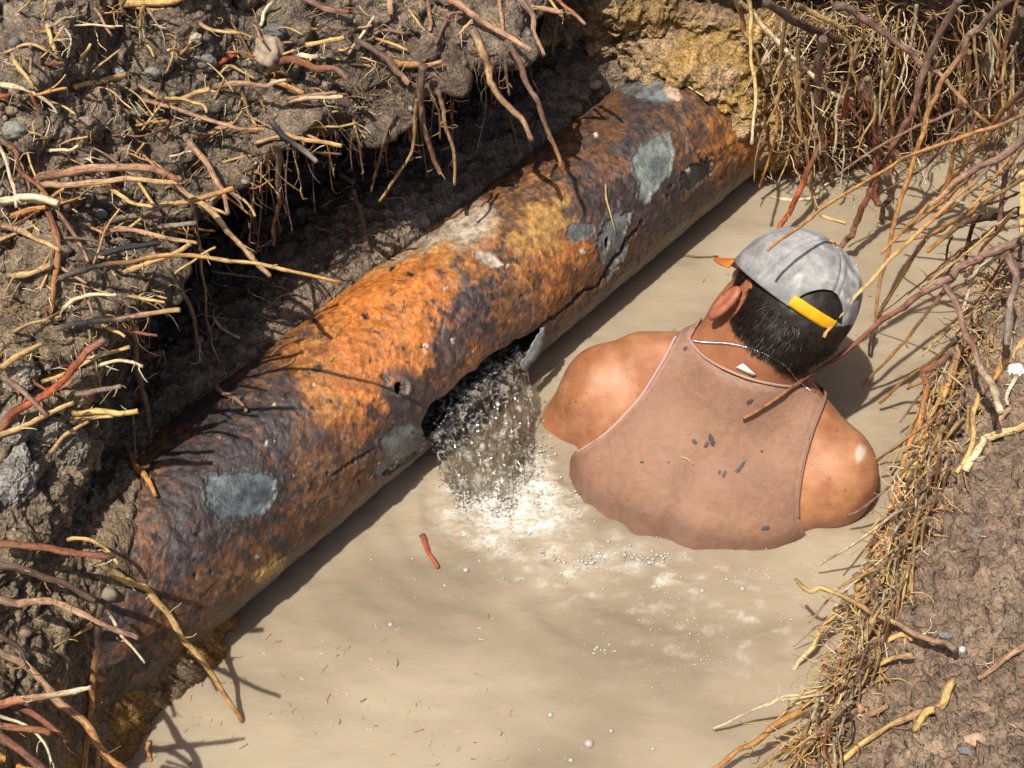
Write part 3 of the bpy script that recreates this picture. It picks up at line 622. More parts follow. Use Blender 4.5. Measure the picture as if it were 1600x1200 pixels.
def surface_nets(fn, lo, hi, vs):
    lo = np.asarray(lo, float); n = np.ceil((np.asarray(hi) - lo) / vs).astype(int) // 4 * 4 + 5
    cs = vs * 4; nc = (n - 1) // 4 + 1
    g = np.stack(np.meshgrid(*[np.arange(k) for k in nc], indexing='ij'), -1).reshape(-1, 3)
    dc = fn(lo + g * cs).reshape(nc)
    D = np.repeat(np.repeat(np.repeat(dc, 4, 0), 4, 1), 4, 2)[:n[0], :n[1], :n[2]].astype(np.float32)
    near = np.argwhere(np.abs(D) < cs * 2.2)
    for a in range(0, len(near), 200000):
        q = near[a:a + 200000]; D[q[:, 0], q[:, 1], q[:, 2]] = fn(lo + q * vs)
    S = D < 0; nx, ny, nz = D.shape
    cnt = np.zeros((nx - 1, ny - 1, nz - 1), np.float32); acc = np.zeros((nx - 1, ny - 1, nz - 1, 3), np.float32)
    offs = [(i, j, k) for i in (0, 1) for j in (0, 1) for k in (0, 1)]
    sl = lambda o: tuple(slice(o[d], D.shape[d] - 1 + o[d]) for d in range(3))
    for a in offs:
        for ax in range(3):
            if a[ax]: continue
            b = list(a); b[ax] = 1
            va = D[sl(a)]; vb = D[sl(b)]; x = (va < 0) != (vb < 0); t = np.where(x, va / np.where(x, va - vb, 1), 0)
            cnt += x
            for c in range(3): acc[..., c] += np.where(x, a[c] + (t if c == ax else 0), 0)
    act = cnt > 0; idx = np.full(act.shape, -1); idx[act] = np.arange(act.sum())
    V = lo + (np.argwhere(act) + acc[act] / cnt[act][:, None]) * vs; Fs = []
    for ax in range(3):
        o = [0, 0, 0]; o[ax] = 1
        a = S[:nx - o[0], :ny - o[1], :nz - o[2]]; b = S[o[0]:, o[1]:, o[2]:]; e = np.argwhere(a != b)
        u, v = (ax + 1) % 3, (ax + 2) % 3
        e = e[(e[:, u] > 0) & (e[:, v] > 0) & (e[:, u] < D.shape[u] - 1) & (e[:, v] < D.shape[v] - 1)]
        def at(du, dv):
            q = e.copy(); q[:, u] += du; q[:, v] += dv; return idx[q[:, 0], q[:, 1], q[:, 2]]
        f = np.stack([at(-1, -1), at(0, -1), at(0, 0), at(-1, 0)], 1); fl = ~a[e[:, 0], e[:, 1], e[:, 2]]; f[fl] = f[fl][:, ::-1]; Fs.append(f)
    return V, np.concatenate(Fs)
def grad(fn, p, e=0.0008):
    g = np.stack([fn(p + np.eye(3)[k] * e) - fn(p - np.eye(3)[k] * e) for k in range(3)], 1); return g / np.maximum(np.linalg.norm(g, axis=1, keepdims=True), 1e-9)

lo = np.minimum(C7, HO) - np.array([.42, .40, .75]); hi = np.maximum(C7, HO) + np.array([.36, .50, .20])
BV, BF = surface_nets(body_sdf, lo, hi, 0.0045)
for _ in range(2): BV = BV - grad(body_sdf, BV) * body_sdf(BV)[:, None]
BN = grad(body_sdf, BV)
body_bvh = BVHTree.FromPolygons([Vector(v) for v in BV], [tuple(int(i) for i in f) for f in BF])
def hit(px, py, bvh=None):
    o, d = ray(px, py); r = (bvh or body_bvh).ray_cast(Vector(o), Vector(d)); return None if r[0] is None else (np.array(r[0]), np.array(r[1]))
def make_person():
    hl = (BV - HO) @ HM.T; tl = (BV - C7) @ TM.T
    n = fbm(BV, 14, 4, 400); n2 = fbm(BV, 60, 3, 410)
    c = lerp((0.335, 0.132, 0.062), (0.46, 0.208, 0.106), sstep(-0.35, 0.35, n + .5 * fbm(BV, 35, 3, 405))); c = c * (1 + 0.20 * n2)[:, None]
    neck = sstep(-.05, .03, tl[:, 1]) * sstep(.13, .08, np.abs(tl[:, 0])); c = lerp(c, (0.34, 0.125, 0.065), 0.7 * neck)
    ear = sstep(.002, .0, np.minimum(ear_sdf(BV, -1), ear_sdf(BV, 1))); c = lerp(c, (0.42, 0.14, 0.085), 0.7 * ear)
    px, py = proj(BV); sc = sstep(1.2, 0.5, np.hypot((px - 1344) / 10, (py - 708) / 14) + 0.8 * n2) * (tl[:, 2] > -.12); c = lerp(c, (0.66, 0.58, 0.48), 0.8 * sc)
    eye = np.zeros(len(BV), bool)
    for s in (-1, 1): eye |= np.linalg.norm(hl - np.array([s * .032, .074, .006]), axis=1) < .0132
    c[eye] = (0.7, 0.68, 0.64)
    for s in (-1, 1):
        q = hl - np.array([s * .032, .074, .006]); c[eye & (np.hypot(q[:, 0], q[:, 2]) < .0055) & (q[:, 1] > 0)] = (0.03, 0.02, 0.015)
    lips = (np.abs(hl[:, 0]) < .024) & (hl[:, 1] > .085) & (np.abs(hl[:, 2] + .055) < .013); c[lips] = (0.36, 0.13, 0.10)
    t = NT("skin", 0.45, 0.38); a = t.attr("Col"); m = t.noise(420, 3, 0.6); m2 = t.noise(45, 4, 0.6)
    t.base(t.mix(0.6, a.outputs["Color"], t.ramp(m2, [(0.3, (0.82, 0.80, 0.78)), (0.7, (1.14, 1.22, 1.10))]), 'MULTIPLY'))
    t.b.inputs["Subsurface Weight"].default_value = 0.06; t.b.inputs["Subsurface Radius"].default_value = (0.012, 0.005, 0.003); t.b.inputs["Subsurface Scale"].default_value = 0.5
    b = t.bump(m, 0.45, 0.0008); b = t.bump(t.voro(900).outputs['Distance'], .25, .0005, b); t.bump(m2, .25, .003, b); t.rough(t.rng(m2, 0.3, 0.7, 0.33, 0.55))
    o = mesh_obj("person", BV, BF, t.m, attrs={"Col": c})
    return tag(o, "person in brown tank top and grey cap standing chest deep in the muddy water", "person")
PERSON = make_person()

def torso_rt(pts):                                  # picture points onto the plane of the back, as r, t
    out = []
    o0 = tw(0, 0, -.02)
    for x, y in pts:
        o, d = ray(x, y); p = o + d * (((o0 - o) @ TB) / (d @ TB)); q = TM @ (p - C7); out.append((q[0], q[1]))
    return out
AH_L = [(1056, 531), (1043, 556), (1026, 584), (1004, 620), (982, 646), (952, 676), (922, 698), (902, 712)]
AH_R = [(1286, 616), (1283, 632), (1272, 664), (1262, 700), (1254, 736), (1247, 774), (1246, 806)]
COLL = [(1078, 531), (1090, 546), (1110, 562), (1140, 577), (1175, 590), (1210, 598), (1240, 603)]
def make_shirt():
    al, ar, co = torso_rt(AH_L), torso_rt(AH_R), torso_rt(COLL)
    poly = [(al[0][0] - .002, al[0][1] + .14)] + al + [(al[-1][0] - .035, al[-1][1] - .03), (al[-1][0] - .05, -.7), (ar[-1][0] + .05, -.7), (ar[-1][0] + .03, ar[-1][1] - .04)] + ar[::-1] \
        + [(ar[0][0] + .002, ar[0][1] + .14), (co[-1][0], co[-1][1] + .14)] + co[::-1] + [(co[0][0], co[0][1] + .14)]
    tl = (BV - C7) @ TM.T
    f = poly_sd(tl[:, 0], tl[:, 1], poly)
    f = np.where(np.abs(tl[:, 0]) > .20, -0.02, f)
    head = ((BV - HO) @ HM.T); f = np.where((head[:, 2] > -.06) & (np.linalg.norm(head, axis=1) < .14), -.02, f)
    rr_ = np.stack([tl[:, 0] * 26 + tl[:, 1] * 10, tl[:, 1] * 9 - tl[:, 0] * 5, 0 * f], 1); fold = 0.0014 * fbm(BV, 16, 3, 420) + .0022 * np.clip(fbm(rr_, 1, 3, 424, ridged=True), 0, 1) * sstep(-.02, -.2, tl[:, 1])
    V = BV + BN * (0.0045 + 0.0018 * sstep(0.0, -0.3, tl[:, 1]) + fold - 0.0025 * sstep(.012, .0, f))[:, None]
    n = fbm(BV, 9, 4, 430); c = lerp((0.278, 0.150, 0.094), (0.325, 0.180, 0.115), sstep(-.3, .3, n))
    c = lerp(c, (0.165, 0.088, 0.058), 0.8 * sstep(0.036, 0.006, BV[:, 2] + 0.012 * n))                   # soaked where it meets the water
    px, py = proj(BV)
    sm = 1 - np.minimum.reduce([np.clip(np.hypot((px - x + 7 * n) / a, (py - y) / b), 0, 1) for x, y, a, b in ((1170, 628, 12, 6), (1060, 740, 40, 30), (1196, 824, 9, 6))])
    c = lerp(c, (0.24, 0.15, 0.115), 0.5 * sm)
    hem = sstep(.0075, .0055, f) * (BN @ TB > -.2); c = lerp(c, (0.38, 0.245, 0.19), 0.5 * hem)
    V, F, A = clip_mesh(V, BF, f, {"Col": c})
    t = NT("wet_cotton", 0.7, 0.25); a = t.attr("Col"); m = t.noise(900, 2, 0.5); m2 = t.noise(90, 5, 0.65)
    t.base(t.mix(0.7, a.outputs["Color"], t.ramp(m2, [(0.3, (0.8, 0.79, 0.78)), (0.7, (1.18, 1.18, 1.18))]), 'MULTIPLY')); b = t.bump(m, 0.5, 0.0008); t.bump(m2, 0.5, 0.003, b); t.rough(t.rng(m2, .35, .7, .5, .8))
    o = mesh_obj("tank_top", V, F, t.m, PERSON, attrs=A)
    s = o.modifiers.new("cloth", 'SOLIDIFY'); s.thickness = 0.0022; s.offset = 1
    # bound edges
    for nm, pts, cc in (("armhole_binding", AH_L, (0.56, 0.34, 0.29)), ("armhole_binding", AH_R, (0.27, 0.15, 0.10)), ("collar_binding", COLL, (0.42, 0.27, 0.20))):
        Q = []
        for x, y in crom(np.array(pts, float), 60):
            h = hit(x, y)
            if h and (h[0] - C7) @ TB > -.085 and (not Q or np.linalg.norm(h[0] + h[1] * .0055 - Q[-1]) < .014): Q.append(h[0] + h[1] * .0055)
        if len(Q) > 5:
            v, ff = tube(np.array(Q), 0.0019 if "arm" in nm else 0.0022, 6); mesh_obj(nm, v, fix_tris(ff), mat_simple(nm, cc, .75, .2, 300, .15), o)
    # washing label standing out of the collar
    q = [hit(x, y)[0] + hit(x, y)[1] * .005 for x, y in ((1152, 572), (1163, 566), (1182, 582), (1176, 584))]
    mm = mesh_obj("shirt_label", np.array(q), np.array([[0, 1, 2, 3]]), mat_simple("white_label", (0.78, 0.77, 0.75), .5), o); mm.modifiers.new("s", 'SOLIDIFY').thickness = .001
    # flecks of dark mud stuck to the cloth
    sbvh = BVHTree.FromPolygons([Vector(v) for v in V.tolist()], F.tolist()); global SHIRT_BVH; SHIRT_BVH = sbvh
    MUD = mat_simple('dark_mud', (0.095, 0.075, 0.07), .6); iv, jf = icos(3)
    for x, y, a, b, an in ((1112, 686, 4, 11, -15), (1104, 694, 3, 6, 30), (1158, 729, 3, 12, 40), (1132, 741, 2.5, 6, 20), (1085, 690, 3, 5, -40), (1196, 824, 6, 4, 0), (1172, 626, 4, 6, 35), (1190, 705, 2, 2, 0), (1045, 722, 1.6, 1.6, 0), (1004, 722, 3, 2, 0), (1125, 738, 2, 3, 0), (1072, 546, 3, 4, 30)):
        h = hit(x, y, sbvh)
        if not h: continue
        if h[1] @ ray(x, y)[1] > 0: h = (h[0], -h[1])
        u = unit(CX * math.cos(R_(an - 90)) + CU * -math.sin(R_(an - 90))); n_ = h[1]; u = unit(u - n_ * (u @ n_)); v_ = np.cross(n_, u)
        k = iv * (1 + 0.55 * noise(iv * 2 + x, 3) + .4 * noise(iv * 4 + x, 4))[:, None]; mesh_obj("mud_fleck", h[0] + n_ * .0024 + (k[:, :1] * u * b + k[:, 1:2] * v_ * a) * .82 / 1000 + k[:, 2:] * n_ * .0006, jf, MUD, o)
    return o
SHIRT = make_shirt()

def make_hair():
    hl = (BV - HO) @ HM.T; nz = fbm(BV, 60, 3, 440)
    back = -hl[:, 1]
    f = np.minimum(np.minimum(0.016 - hl[:, 1] + .010 * nz + np.clip(hl[:, 2], 0, .05) * 1.2, hl[:, 2] + 0.033 - 0.1 * np.clip(hl[:, 1], -1, 0) + .008 * nz - 0.9 * np.clip(hl[:, 1] + .012, 0, 1)), 0.14 - np.linalg.norm(hl, axis=1))
    earz = np.minimum(ear_sdf(BV, -1), ear_sdf(BV, 1)); f = np.minimum(f, np.where(np.abs(hl[:, 0]) > .045, earz - .011, 1))
    side = sstep(.0, .03, f)
    V = BV + BN * (0.0015 + (0.005 + 0.0025 * nz) * side)[:, None]
    V, F, _ = clip_mesh(V, BF, f); N = vnormals(V, F)
    VL = (V - HO) @ HM.T; vis = np.nonzero(VL[:, 2] < .022 + .0 * VL[:, 1])[0]; pick = rng.choice(vis, 8000); parts = []
    dn = -HU * 0.9 - HF * 0.25; flow = fbm(V, 22, 2, 450)
    SV = []; SF = []
    for k, i in enumerate(pick):
        p = V[i] + rng.normal(0, .0012, 3); n_ = N[i]; d = dn - n_ * (dn @ n_); d = unit(d + 0.55 * flow[i] * np.cross(n_, dn) + rng.normal(0, .22, 3) + n_ * .12)
        L_ = rng.uniform(.006, .014); s_ = unit(np.cross(d, n_)) * rng.uniform(.00028, .00050)
        b = len(SV); m = p + d * L_ * .5 + n_ * .0016; e = p + d * L_ + n_ * rng.uniform(-.001, .0022)
        SV += [p - s_, p + s_, m - s_ * .8, m + s_ * .8, e]; SF += [(b, b + 1, b + 3), (b, b + 3, b + 2), (b + 2, b + 3, b + 4)]
    VV, FF = merge([(V, F), (np.array(SV), np.array(SF))])
    m = mat_simple("black_hair", (0.020, 0.014, 0.010), .46, .35, 120, .6, .2)
    mesh_obj("hair", VV, FF, m, PERSON)
make_hair()

def make_cap():
    nu, nv = 220, 70; U, W = np.meshgrid(np.linspace(0, 2 * np.pi, nu, endpoint=False), np.linspace(0, 1, nv), indexing='ij')
    a = U.ravel(); w = W.ravel(); ph = w * math.pi / 2
    rr = np.cos(ph) ** 0.80; hh = 0.098 * np.sin(ph) ** 0.95
    squ = 1 + 0.012 * np.cos(6 * a) * np.sin(ph * 2)
    x = .0905 * rr * np.cos(a) * squ; y = (.1035 * rr * np.sin(a) * squ) - .006; z = .030 + hh - 0.010 * np.sin(a) * (1 - w)
    q = np.stack([x, y, z], 1); cr = fbm(q, 24, 4, 460); q = q * (1 + 0.010 * cr + 0.02 * fbm(q, 12, 2, 470) * (1 - w))[:, None]
    # six stitched panels
    seam = np.min(np.stack([np.abs((a - math.pi / 6 - k * math.pi / 3 + math.pi) % (2 * math.pi) - math.pi) for k in range(6)]), 0) * rr
    q = q * (1 - 0.010 * np.exp(-(seam / 0.020) ** 2) + 0.012 * np.exp(-((seam - .055) / .03) ** 2))[:, None]
    V = cw(0, 0, 0) + q @ CM
    # arched opening over the strap at the back (a = -pi/2)
    aa = (a + math.pi / 2 + math.pi) % (2 * math.pi) - math.pi; ar = aa * .098; zz = z - .030 + 0.010 * np.sin(a) * (1 - w)
    open_ = np.where(np.abs(aa) < 1.2, np.minimum(0.047 - np.hypot(ar * 1.02, zz * 0.92), 1), -1)
    f = -open_
    stain = fbm(V, 18, 5, 480, .62); px_ = (q[:, 0] + .2 * q[:, 2])
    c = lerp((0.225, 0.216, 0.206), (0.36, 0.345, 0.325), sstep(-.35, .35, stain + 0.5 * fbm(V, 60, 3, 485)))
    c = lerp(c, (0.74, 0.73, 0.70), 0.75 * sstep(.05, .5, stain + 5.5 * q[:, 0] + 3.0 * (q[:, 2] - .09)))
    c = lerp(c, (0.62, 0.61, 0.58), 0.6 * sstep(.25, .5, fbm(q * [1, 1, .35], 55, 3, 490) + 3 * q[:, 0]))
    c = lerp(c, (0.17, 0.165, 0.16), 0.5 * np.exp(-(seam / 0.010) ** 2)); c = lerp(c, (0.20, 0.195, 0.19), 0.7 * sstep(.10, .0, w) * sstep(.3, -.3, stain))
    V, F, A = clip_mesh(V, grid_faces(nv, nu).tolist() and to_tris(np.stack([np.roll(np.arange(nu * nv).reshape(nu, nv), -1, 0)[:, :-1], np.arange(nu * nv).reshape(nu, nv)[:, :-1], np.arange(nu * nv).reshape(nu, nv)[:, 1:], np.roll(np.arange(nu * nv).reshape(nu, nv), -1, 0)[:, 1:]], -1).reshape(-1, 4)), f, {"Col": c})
    F = F[:, ::-1]
    t = NT("faded_grey_cotton", .85, .2); at = t.attr("Col"); m = t.noise(110, 5, .7); m2 = t.noise(1200, 2, .5)
    t.base(t.mix(.7, at.outputs["Color"], t.ramp(m, [(.3, (.70, .70, .70)), (.7, (1.25, 1.25, 1.24))]), 'MULTIPLY')); b = t.bump(m2, .4, .0006); t.bump(m, .35, .0016, b)
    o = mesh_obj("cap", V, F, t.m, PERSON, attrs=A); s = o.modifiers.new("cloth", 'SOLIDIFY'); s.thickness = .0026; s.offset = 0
    o['label'] = "faded grey cap with an orange peak and a yellow strap"
    def ring(a, w_, off):
        ph = w_ * math.pi / 2; rr = math.cos(ph) ** .8
        return cw((.0905 * rr + off) * math.cos(a), (.1035 * rr + off) * math.sin(a) - .006, .030 + .098 * math.sin(ph) ** .95 - .010 * math.sin(a) * (1 - w_))
    # yellow adjustment strap across the bottom of the opening
    an = np.linspace(-math.pi / 2 - .50, -math.pi / 2 + .30, 26); rows = []
    for a_ in an:
        for k in range(5): rows.append(ring(a_, 0, .0025 + .0012 * math.sin(k / 4 * math.pi)) + HU * (.001 + .0175 * k / 4))
    s1 = mesh_obj("cap_strap", np.array(rows), grid_faces(26, 5), mat_simple("yellow_strap", (0.80, 0.40, 0.012), .5, .3, 60, .15), o); s1.modifiers.new("s", 'SOLIDIFY').thickness = .002
    an = np.linspace(-math.pi / 2 + .28, -math.pi / 2 + .52, 10); rows = [ring(a_, 0, .002) + HU * (.001 + .0165 * k / 4) for a_ in an for k in range(5)]
    s2 = mesh_obj("cap_strap", np.array(rows), grid_faces(10, 5), t.m, o, attrs={"Col": np.tile((.22, .225, .24), (50, 1))}); s2.modifiers.new("s", 'SOLIDIFY').thickness = .002
    s2['label'] = "grey end of the strap"
    # orange peak, arched
    rows = []; A_ = np.linspace(math.pi / 2 - 1.22, math.pi / 2 + 1.22, 41)
    for a_ in A_:
        u = (a_ - math.pi / 2) / 1.22; L_ = .084 * (1 - abs(u) ** 2.6) ** .55 + .0006
        for k in range(12):
            t_ = k / 11; p = ring(a_, 0, .001) + CHF * (L_ * t_) + HU * (-.026 * t_ * L_ / .07 - .012 * u * u * t_) ; rows.append(p)
    pk = mesh_obj("peak", np.array(rows), grid_faces(41, 12), mat_simple("orange_cotton", (0.62, 0.17, 0.035), .7, .25, 200, .2), o); pk.modifiers.new("s", 'SOLIDIFY').thickness = .003
    iv, jf = icos(2); b0 = cw(0, -.006, .128)
    mesh_obj("cap_button", b0 + (iv * [.0075, .0075, .005]) @ CM, jf, mat_simple("orange_button", (0.66, 0.24, 0.07), .7), o)
make_cap()

def make_necklace():
    pts = [hit(x, y) for x, y in ((1133, 537), (1183, 549), (1238, 586))]
    a, b, c = [h[0] for h in pts]; n_ = unit(np.cross(b - a, c - a)); ax = hw(0, -.022, -.055) - tw(-.004, -.03, -.062)
    o0 = tw(-.004, -.03, -.062); ce = o0 + ax * (((a - o0) @ n_) / (ax @ n_))
    u = unit(a - ce); v = np.cross(n_, u); ring = []
    for th in np.linspace(0, 2 * np.pi, 110, endpoint=False):
        d = u * math.cos(th) + v * math.sin(th); rs = np.arange(.035, .13, .001); s = body_sdf(ce + rs[:, None] * d); i = np.argmax(s > 0.0012); ring.append(ce + d * rs[i if s[i] > 0.0012 else 60])
    ring = np.array(ring); rr = np.concatenate([ring, ring[:1]]); L_ = np.concatenate([[0], np.cumsum(np.linalg.norm(np.diff(rr, axis=0), axis=1))]); k = int(L_[-1] / .0036)
    bx = np.stack([np.interp(np.linspace(0, L_[-1], k, endpoint=False), L_, rr[:, j]) for j in range(3)], 1); iv, jf = icos(1)
    vv, ff = merge([(p + iv * .0021, jf) for p in bx]); t = NT("silver", .22, .5); t.base((.78, .76, .72)); t.b.inputs["Metallic"].default_value = 1
    mesh_obj("necklace", vv, ff, t.m, PERSON)
make_necklace()

def water_drops():
    tl = (BV - C7) @ TM.T; ok = np.nonzero((BV[:, 2] > .012) & (BN @ -CV > .25) & (np.abs(tl[:, 0]) > .095) & (tl[:, 1] < .0))[0]; parts = []; iv, jf = icos(2)
    for i in rng.choice(ok, 150):
        r = rng.uniform(.0005, .0017) * rng.uniform(.5, 1); n_ = BN[i]; u = unit(np.cross(n_, [.3, .2, .9])); v = np.cross(n_, u); off = .0068 if abs(tl[i, 0]) < .125 else 0
        if off: continue
        parts.append((BV[i] + (iv[:, :1] * u + iv[:, 1:2] * v * rng.uniform(1, 1.5)) * r + iv[:, 2:] * n_ * r * .6, jf))
    v, f = merge(parts); t = NT("water_drop", .03, .5); n, l = t.n, t.l; gl = n.new("ShaderNodeBsdfGlossy"); gl.inputs["Roughness"].default_value = .06; tr = n.new("ShaderNodeBsdfTransparent"); fz = n.new("ShaderNodeFresnel"); m = n.new("ShaderNodeMixShader")
    l.new(t.math('ADD', fz.outputs[0], .04, True), m.inputs[0]); l.new(tr.outputs[0], m.inputs[1]); l.new(gl.outputs[0], m.inputs[2]); l.new(m.outputs[0], n["Material Output"].inputs["Surface"])
    tag(mesh_obj("water_drops", v, f, t.m), "drops of water beading on the person's bare shoulders", "water drops", None, "stuff")
water_drops()
# ------------------------------------------------------------------ water pouring out of the split
def falling_water():
    A = [(676, 686), (694, 664), (714, 641), (738, 618), (764, 596), (790, 574), (808, 562), (820, 552)]
    Bm = [(680, 712), (698, 704), (718, 692), (746, 674), (776, 656), (802, 640), (818, 626), (830, 610)]
    Cb = [(706, 768), (722, 780), (740, 788), (760, 790), (780, 784), (800, 768), (820, 735), (834, 690)]
    zt = np.array([.070, .076, .080, .084, .086, .088, .088, .083]); zm = np.array([.045, .054, .060, .064, .064, .060, .052, .042])
    T = np.array([on_pipe(x, y, -.006) for x, y in A]); M = np.array([P(x, y, z) for (x, y), z in zip(Bm, zm)]); Bt = np.array([P(x, y, -.004) for x, y in Cb])
    caps = []
    def at(u, x):
        u = min(max(u, 0), 7); a, m, b = (crom(Q, t=[u])[0] for Q in (T, M, Bt))
        return a - AN * .030 * (-x / .15) if x < 0 else a * (1 - x) ** 2 + m * 2 * x * (1 - x) + b * x * x
    for k in range(58):
        big = k < 22; u0 = 7 * (k + .5) / 22 + rng.normal(0, .12) if big else rng.uniform(0, 7); x0 = -.15 if big else rng.uniform(.0, .5); x1 = 1.0 if big or rng.random() < .6 else rng.uniform(.6, .95)
        r = rng.uniform(.0020, .0042) if big else rng.uniform(.0010, .0026); prev = None; ph = rng.uniform(0, 99); lift = rng.uniform(-.001, .003) if big else rng.uniform(.001, .008)
        for x in np.linspace(x0, x1, 13):
            w_ = max(x, 0); p = at(u0 + .55 * w_ * noise(np.array([[ph, x * 2.4, 0]]), 3)[0] * 2.4, x) + AN * lift * w_ + np.array([0, 0, .6 * lift]) * w_ + .016 * w_ * np.array([noise(np.array([[ph, x * 5, 3.3 + c]]), 4)[0] for c in range(3)])
            rr = r * (1 + .55 * noise(np.array([[ph + 7, x * 6, 0]]), 5)[0]) * (1 - .25 * w_)
            if prev is not None: caps.append((prev[0], p, prev[1], rr))
            prev = (p, rr)
    for k in range(52):                               # the unbroken film where the water leaves the pipe
        u0 = 7 * k / 51; prev = None; xe = rng.uniform(.22, .55)
        for x in np.linspace(-.15, xe, 7):
            p = at(u0, x); rr = .0030 * (1 - .55 * max(0, x) / xe)
            if prev is not None: caps.append((prev, p, rr, rr))
            prev = p
    lo = np.min([c[0] for c in caps] + [c[1] for c in caps], 0) - .012; hi = np.max([c[0] for c in caps] + [c[1] for c in caps], 0) + .012
    def fn(p):
        d = np.full(len(p), .05)
        for a, b, ra, rb in caps:
            m = np.nonzero(np.linalg.norm(p - (a + b) / 2, axis=1) < np.linalg.norm(a - b) / 2 + .016)[0]
            if len(m): d[m] = smin(d[m], sd_cap(p[m], a, b, ra, rb), .0042)
        return d + .0009 * noise(p * 75, 32)
    V, F = surface_nets(fn, lo, hi, .0019)
    t = NT("pouring_water", .03, .5); n, l = t.n, t.l
    tr = n.new("ShaderNodeBsdfTransparent"); tr.inputs[0].default_value = (.97, .96, .93, 1)
    gl = n.new("ShaderNodeBsdfGlossy"); gl.inputs["Roughness"].default_value = .10
    rf = n.new("ShaderNodeBsdfRefraction"); rf.inputs["IOR"].default_value = 1.33; rf.inputs["Roughness"].default_value = .0; rf.inputs[0].default_value = (.98, .965, .93, 1)
    dd = n.new("ShaderNodeBsdfDiffuse"); dd.inputs[0].default_value = (.72, .66, .56, 1)
    bp = n.new("ShaderNodeBump"); bp.inputs["Strength"].default_value = .3; bp.inputs["Distance"].default_value = .002; l.new(t.noise(110, 2, .5), bp.inputs["Height"])
    for q_ in (gl, rf): l.new(bp.outputs[0], q_.inputs["Normal"])
    fz = n.new("ShaderNodeFresnel"); fz.inputs[0].default_value = 1.42; l.new(bp.outputs[0], fz.inputs["Normal"])
    def mx(f, a, b):
        m = n.new("ShaderNodeMixShader")
        if hasattr(f, "node"): l.new(f, m.inputs[0])
        else: m.inputs[0].default_value = f
        l.new(a, m.inputs[1]); l.new(b, m.inputs[2]); return m.outputs[0]
    geo = n.new('ShaderNodeNewGeometry'); frontf = t.math('SUBTRACT', 1.0, geo.outputs['Backfacing'])
    body = mx(.34, tr.outputs[0], rf.outputs[0]); body = mx(t.rng(t.noise(75, 4, .6, 1.2), .52, .70, .0, .55), body, dd.outputs[0])
    l.new(mx(t.math('MULTIPLY', t.math('MULTIPLY', fz.outputs[0], 2.0, True), frontf), body, gl.outputs[0]), n["Material Output"].inputs["Surface"])
    o = mesh_obj("falling_water", V, F, t.m)
    return tag(o, "clear sheet of water spilling from the split pipe into the muddy pool", "water jet")
falling_water()

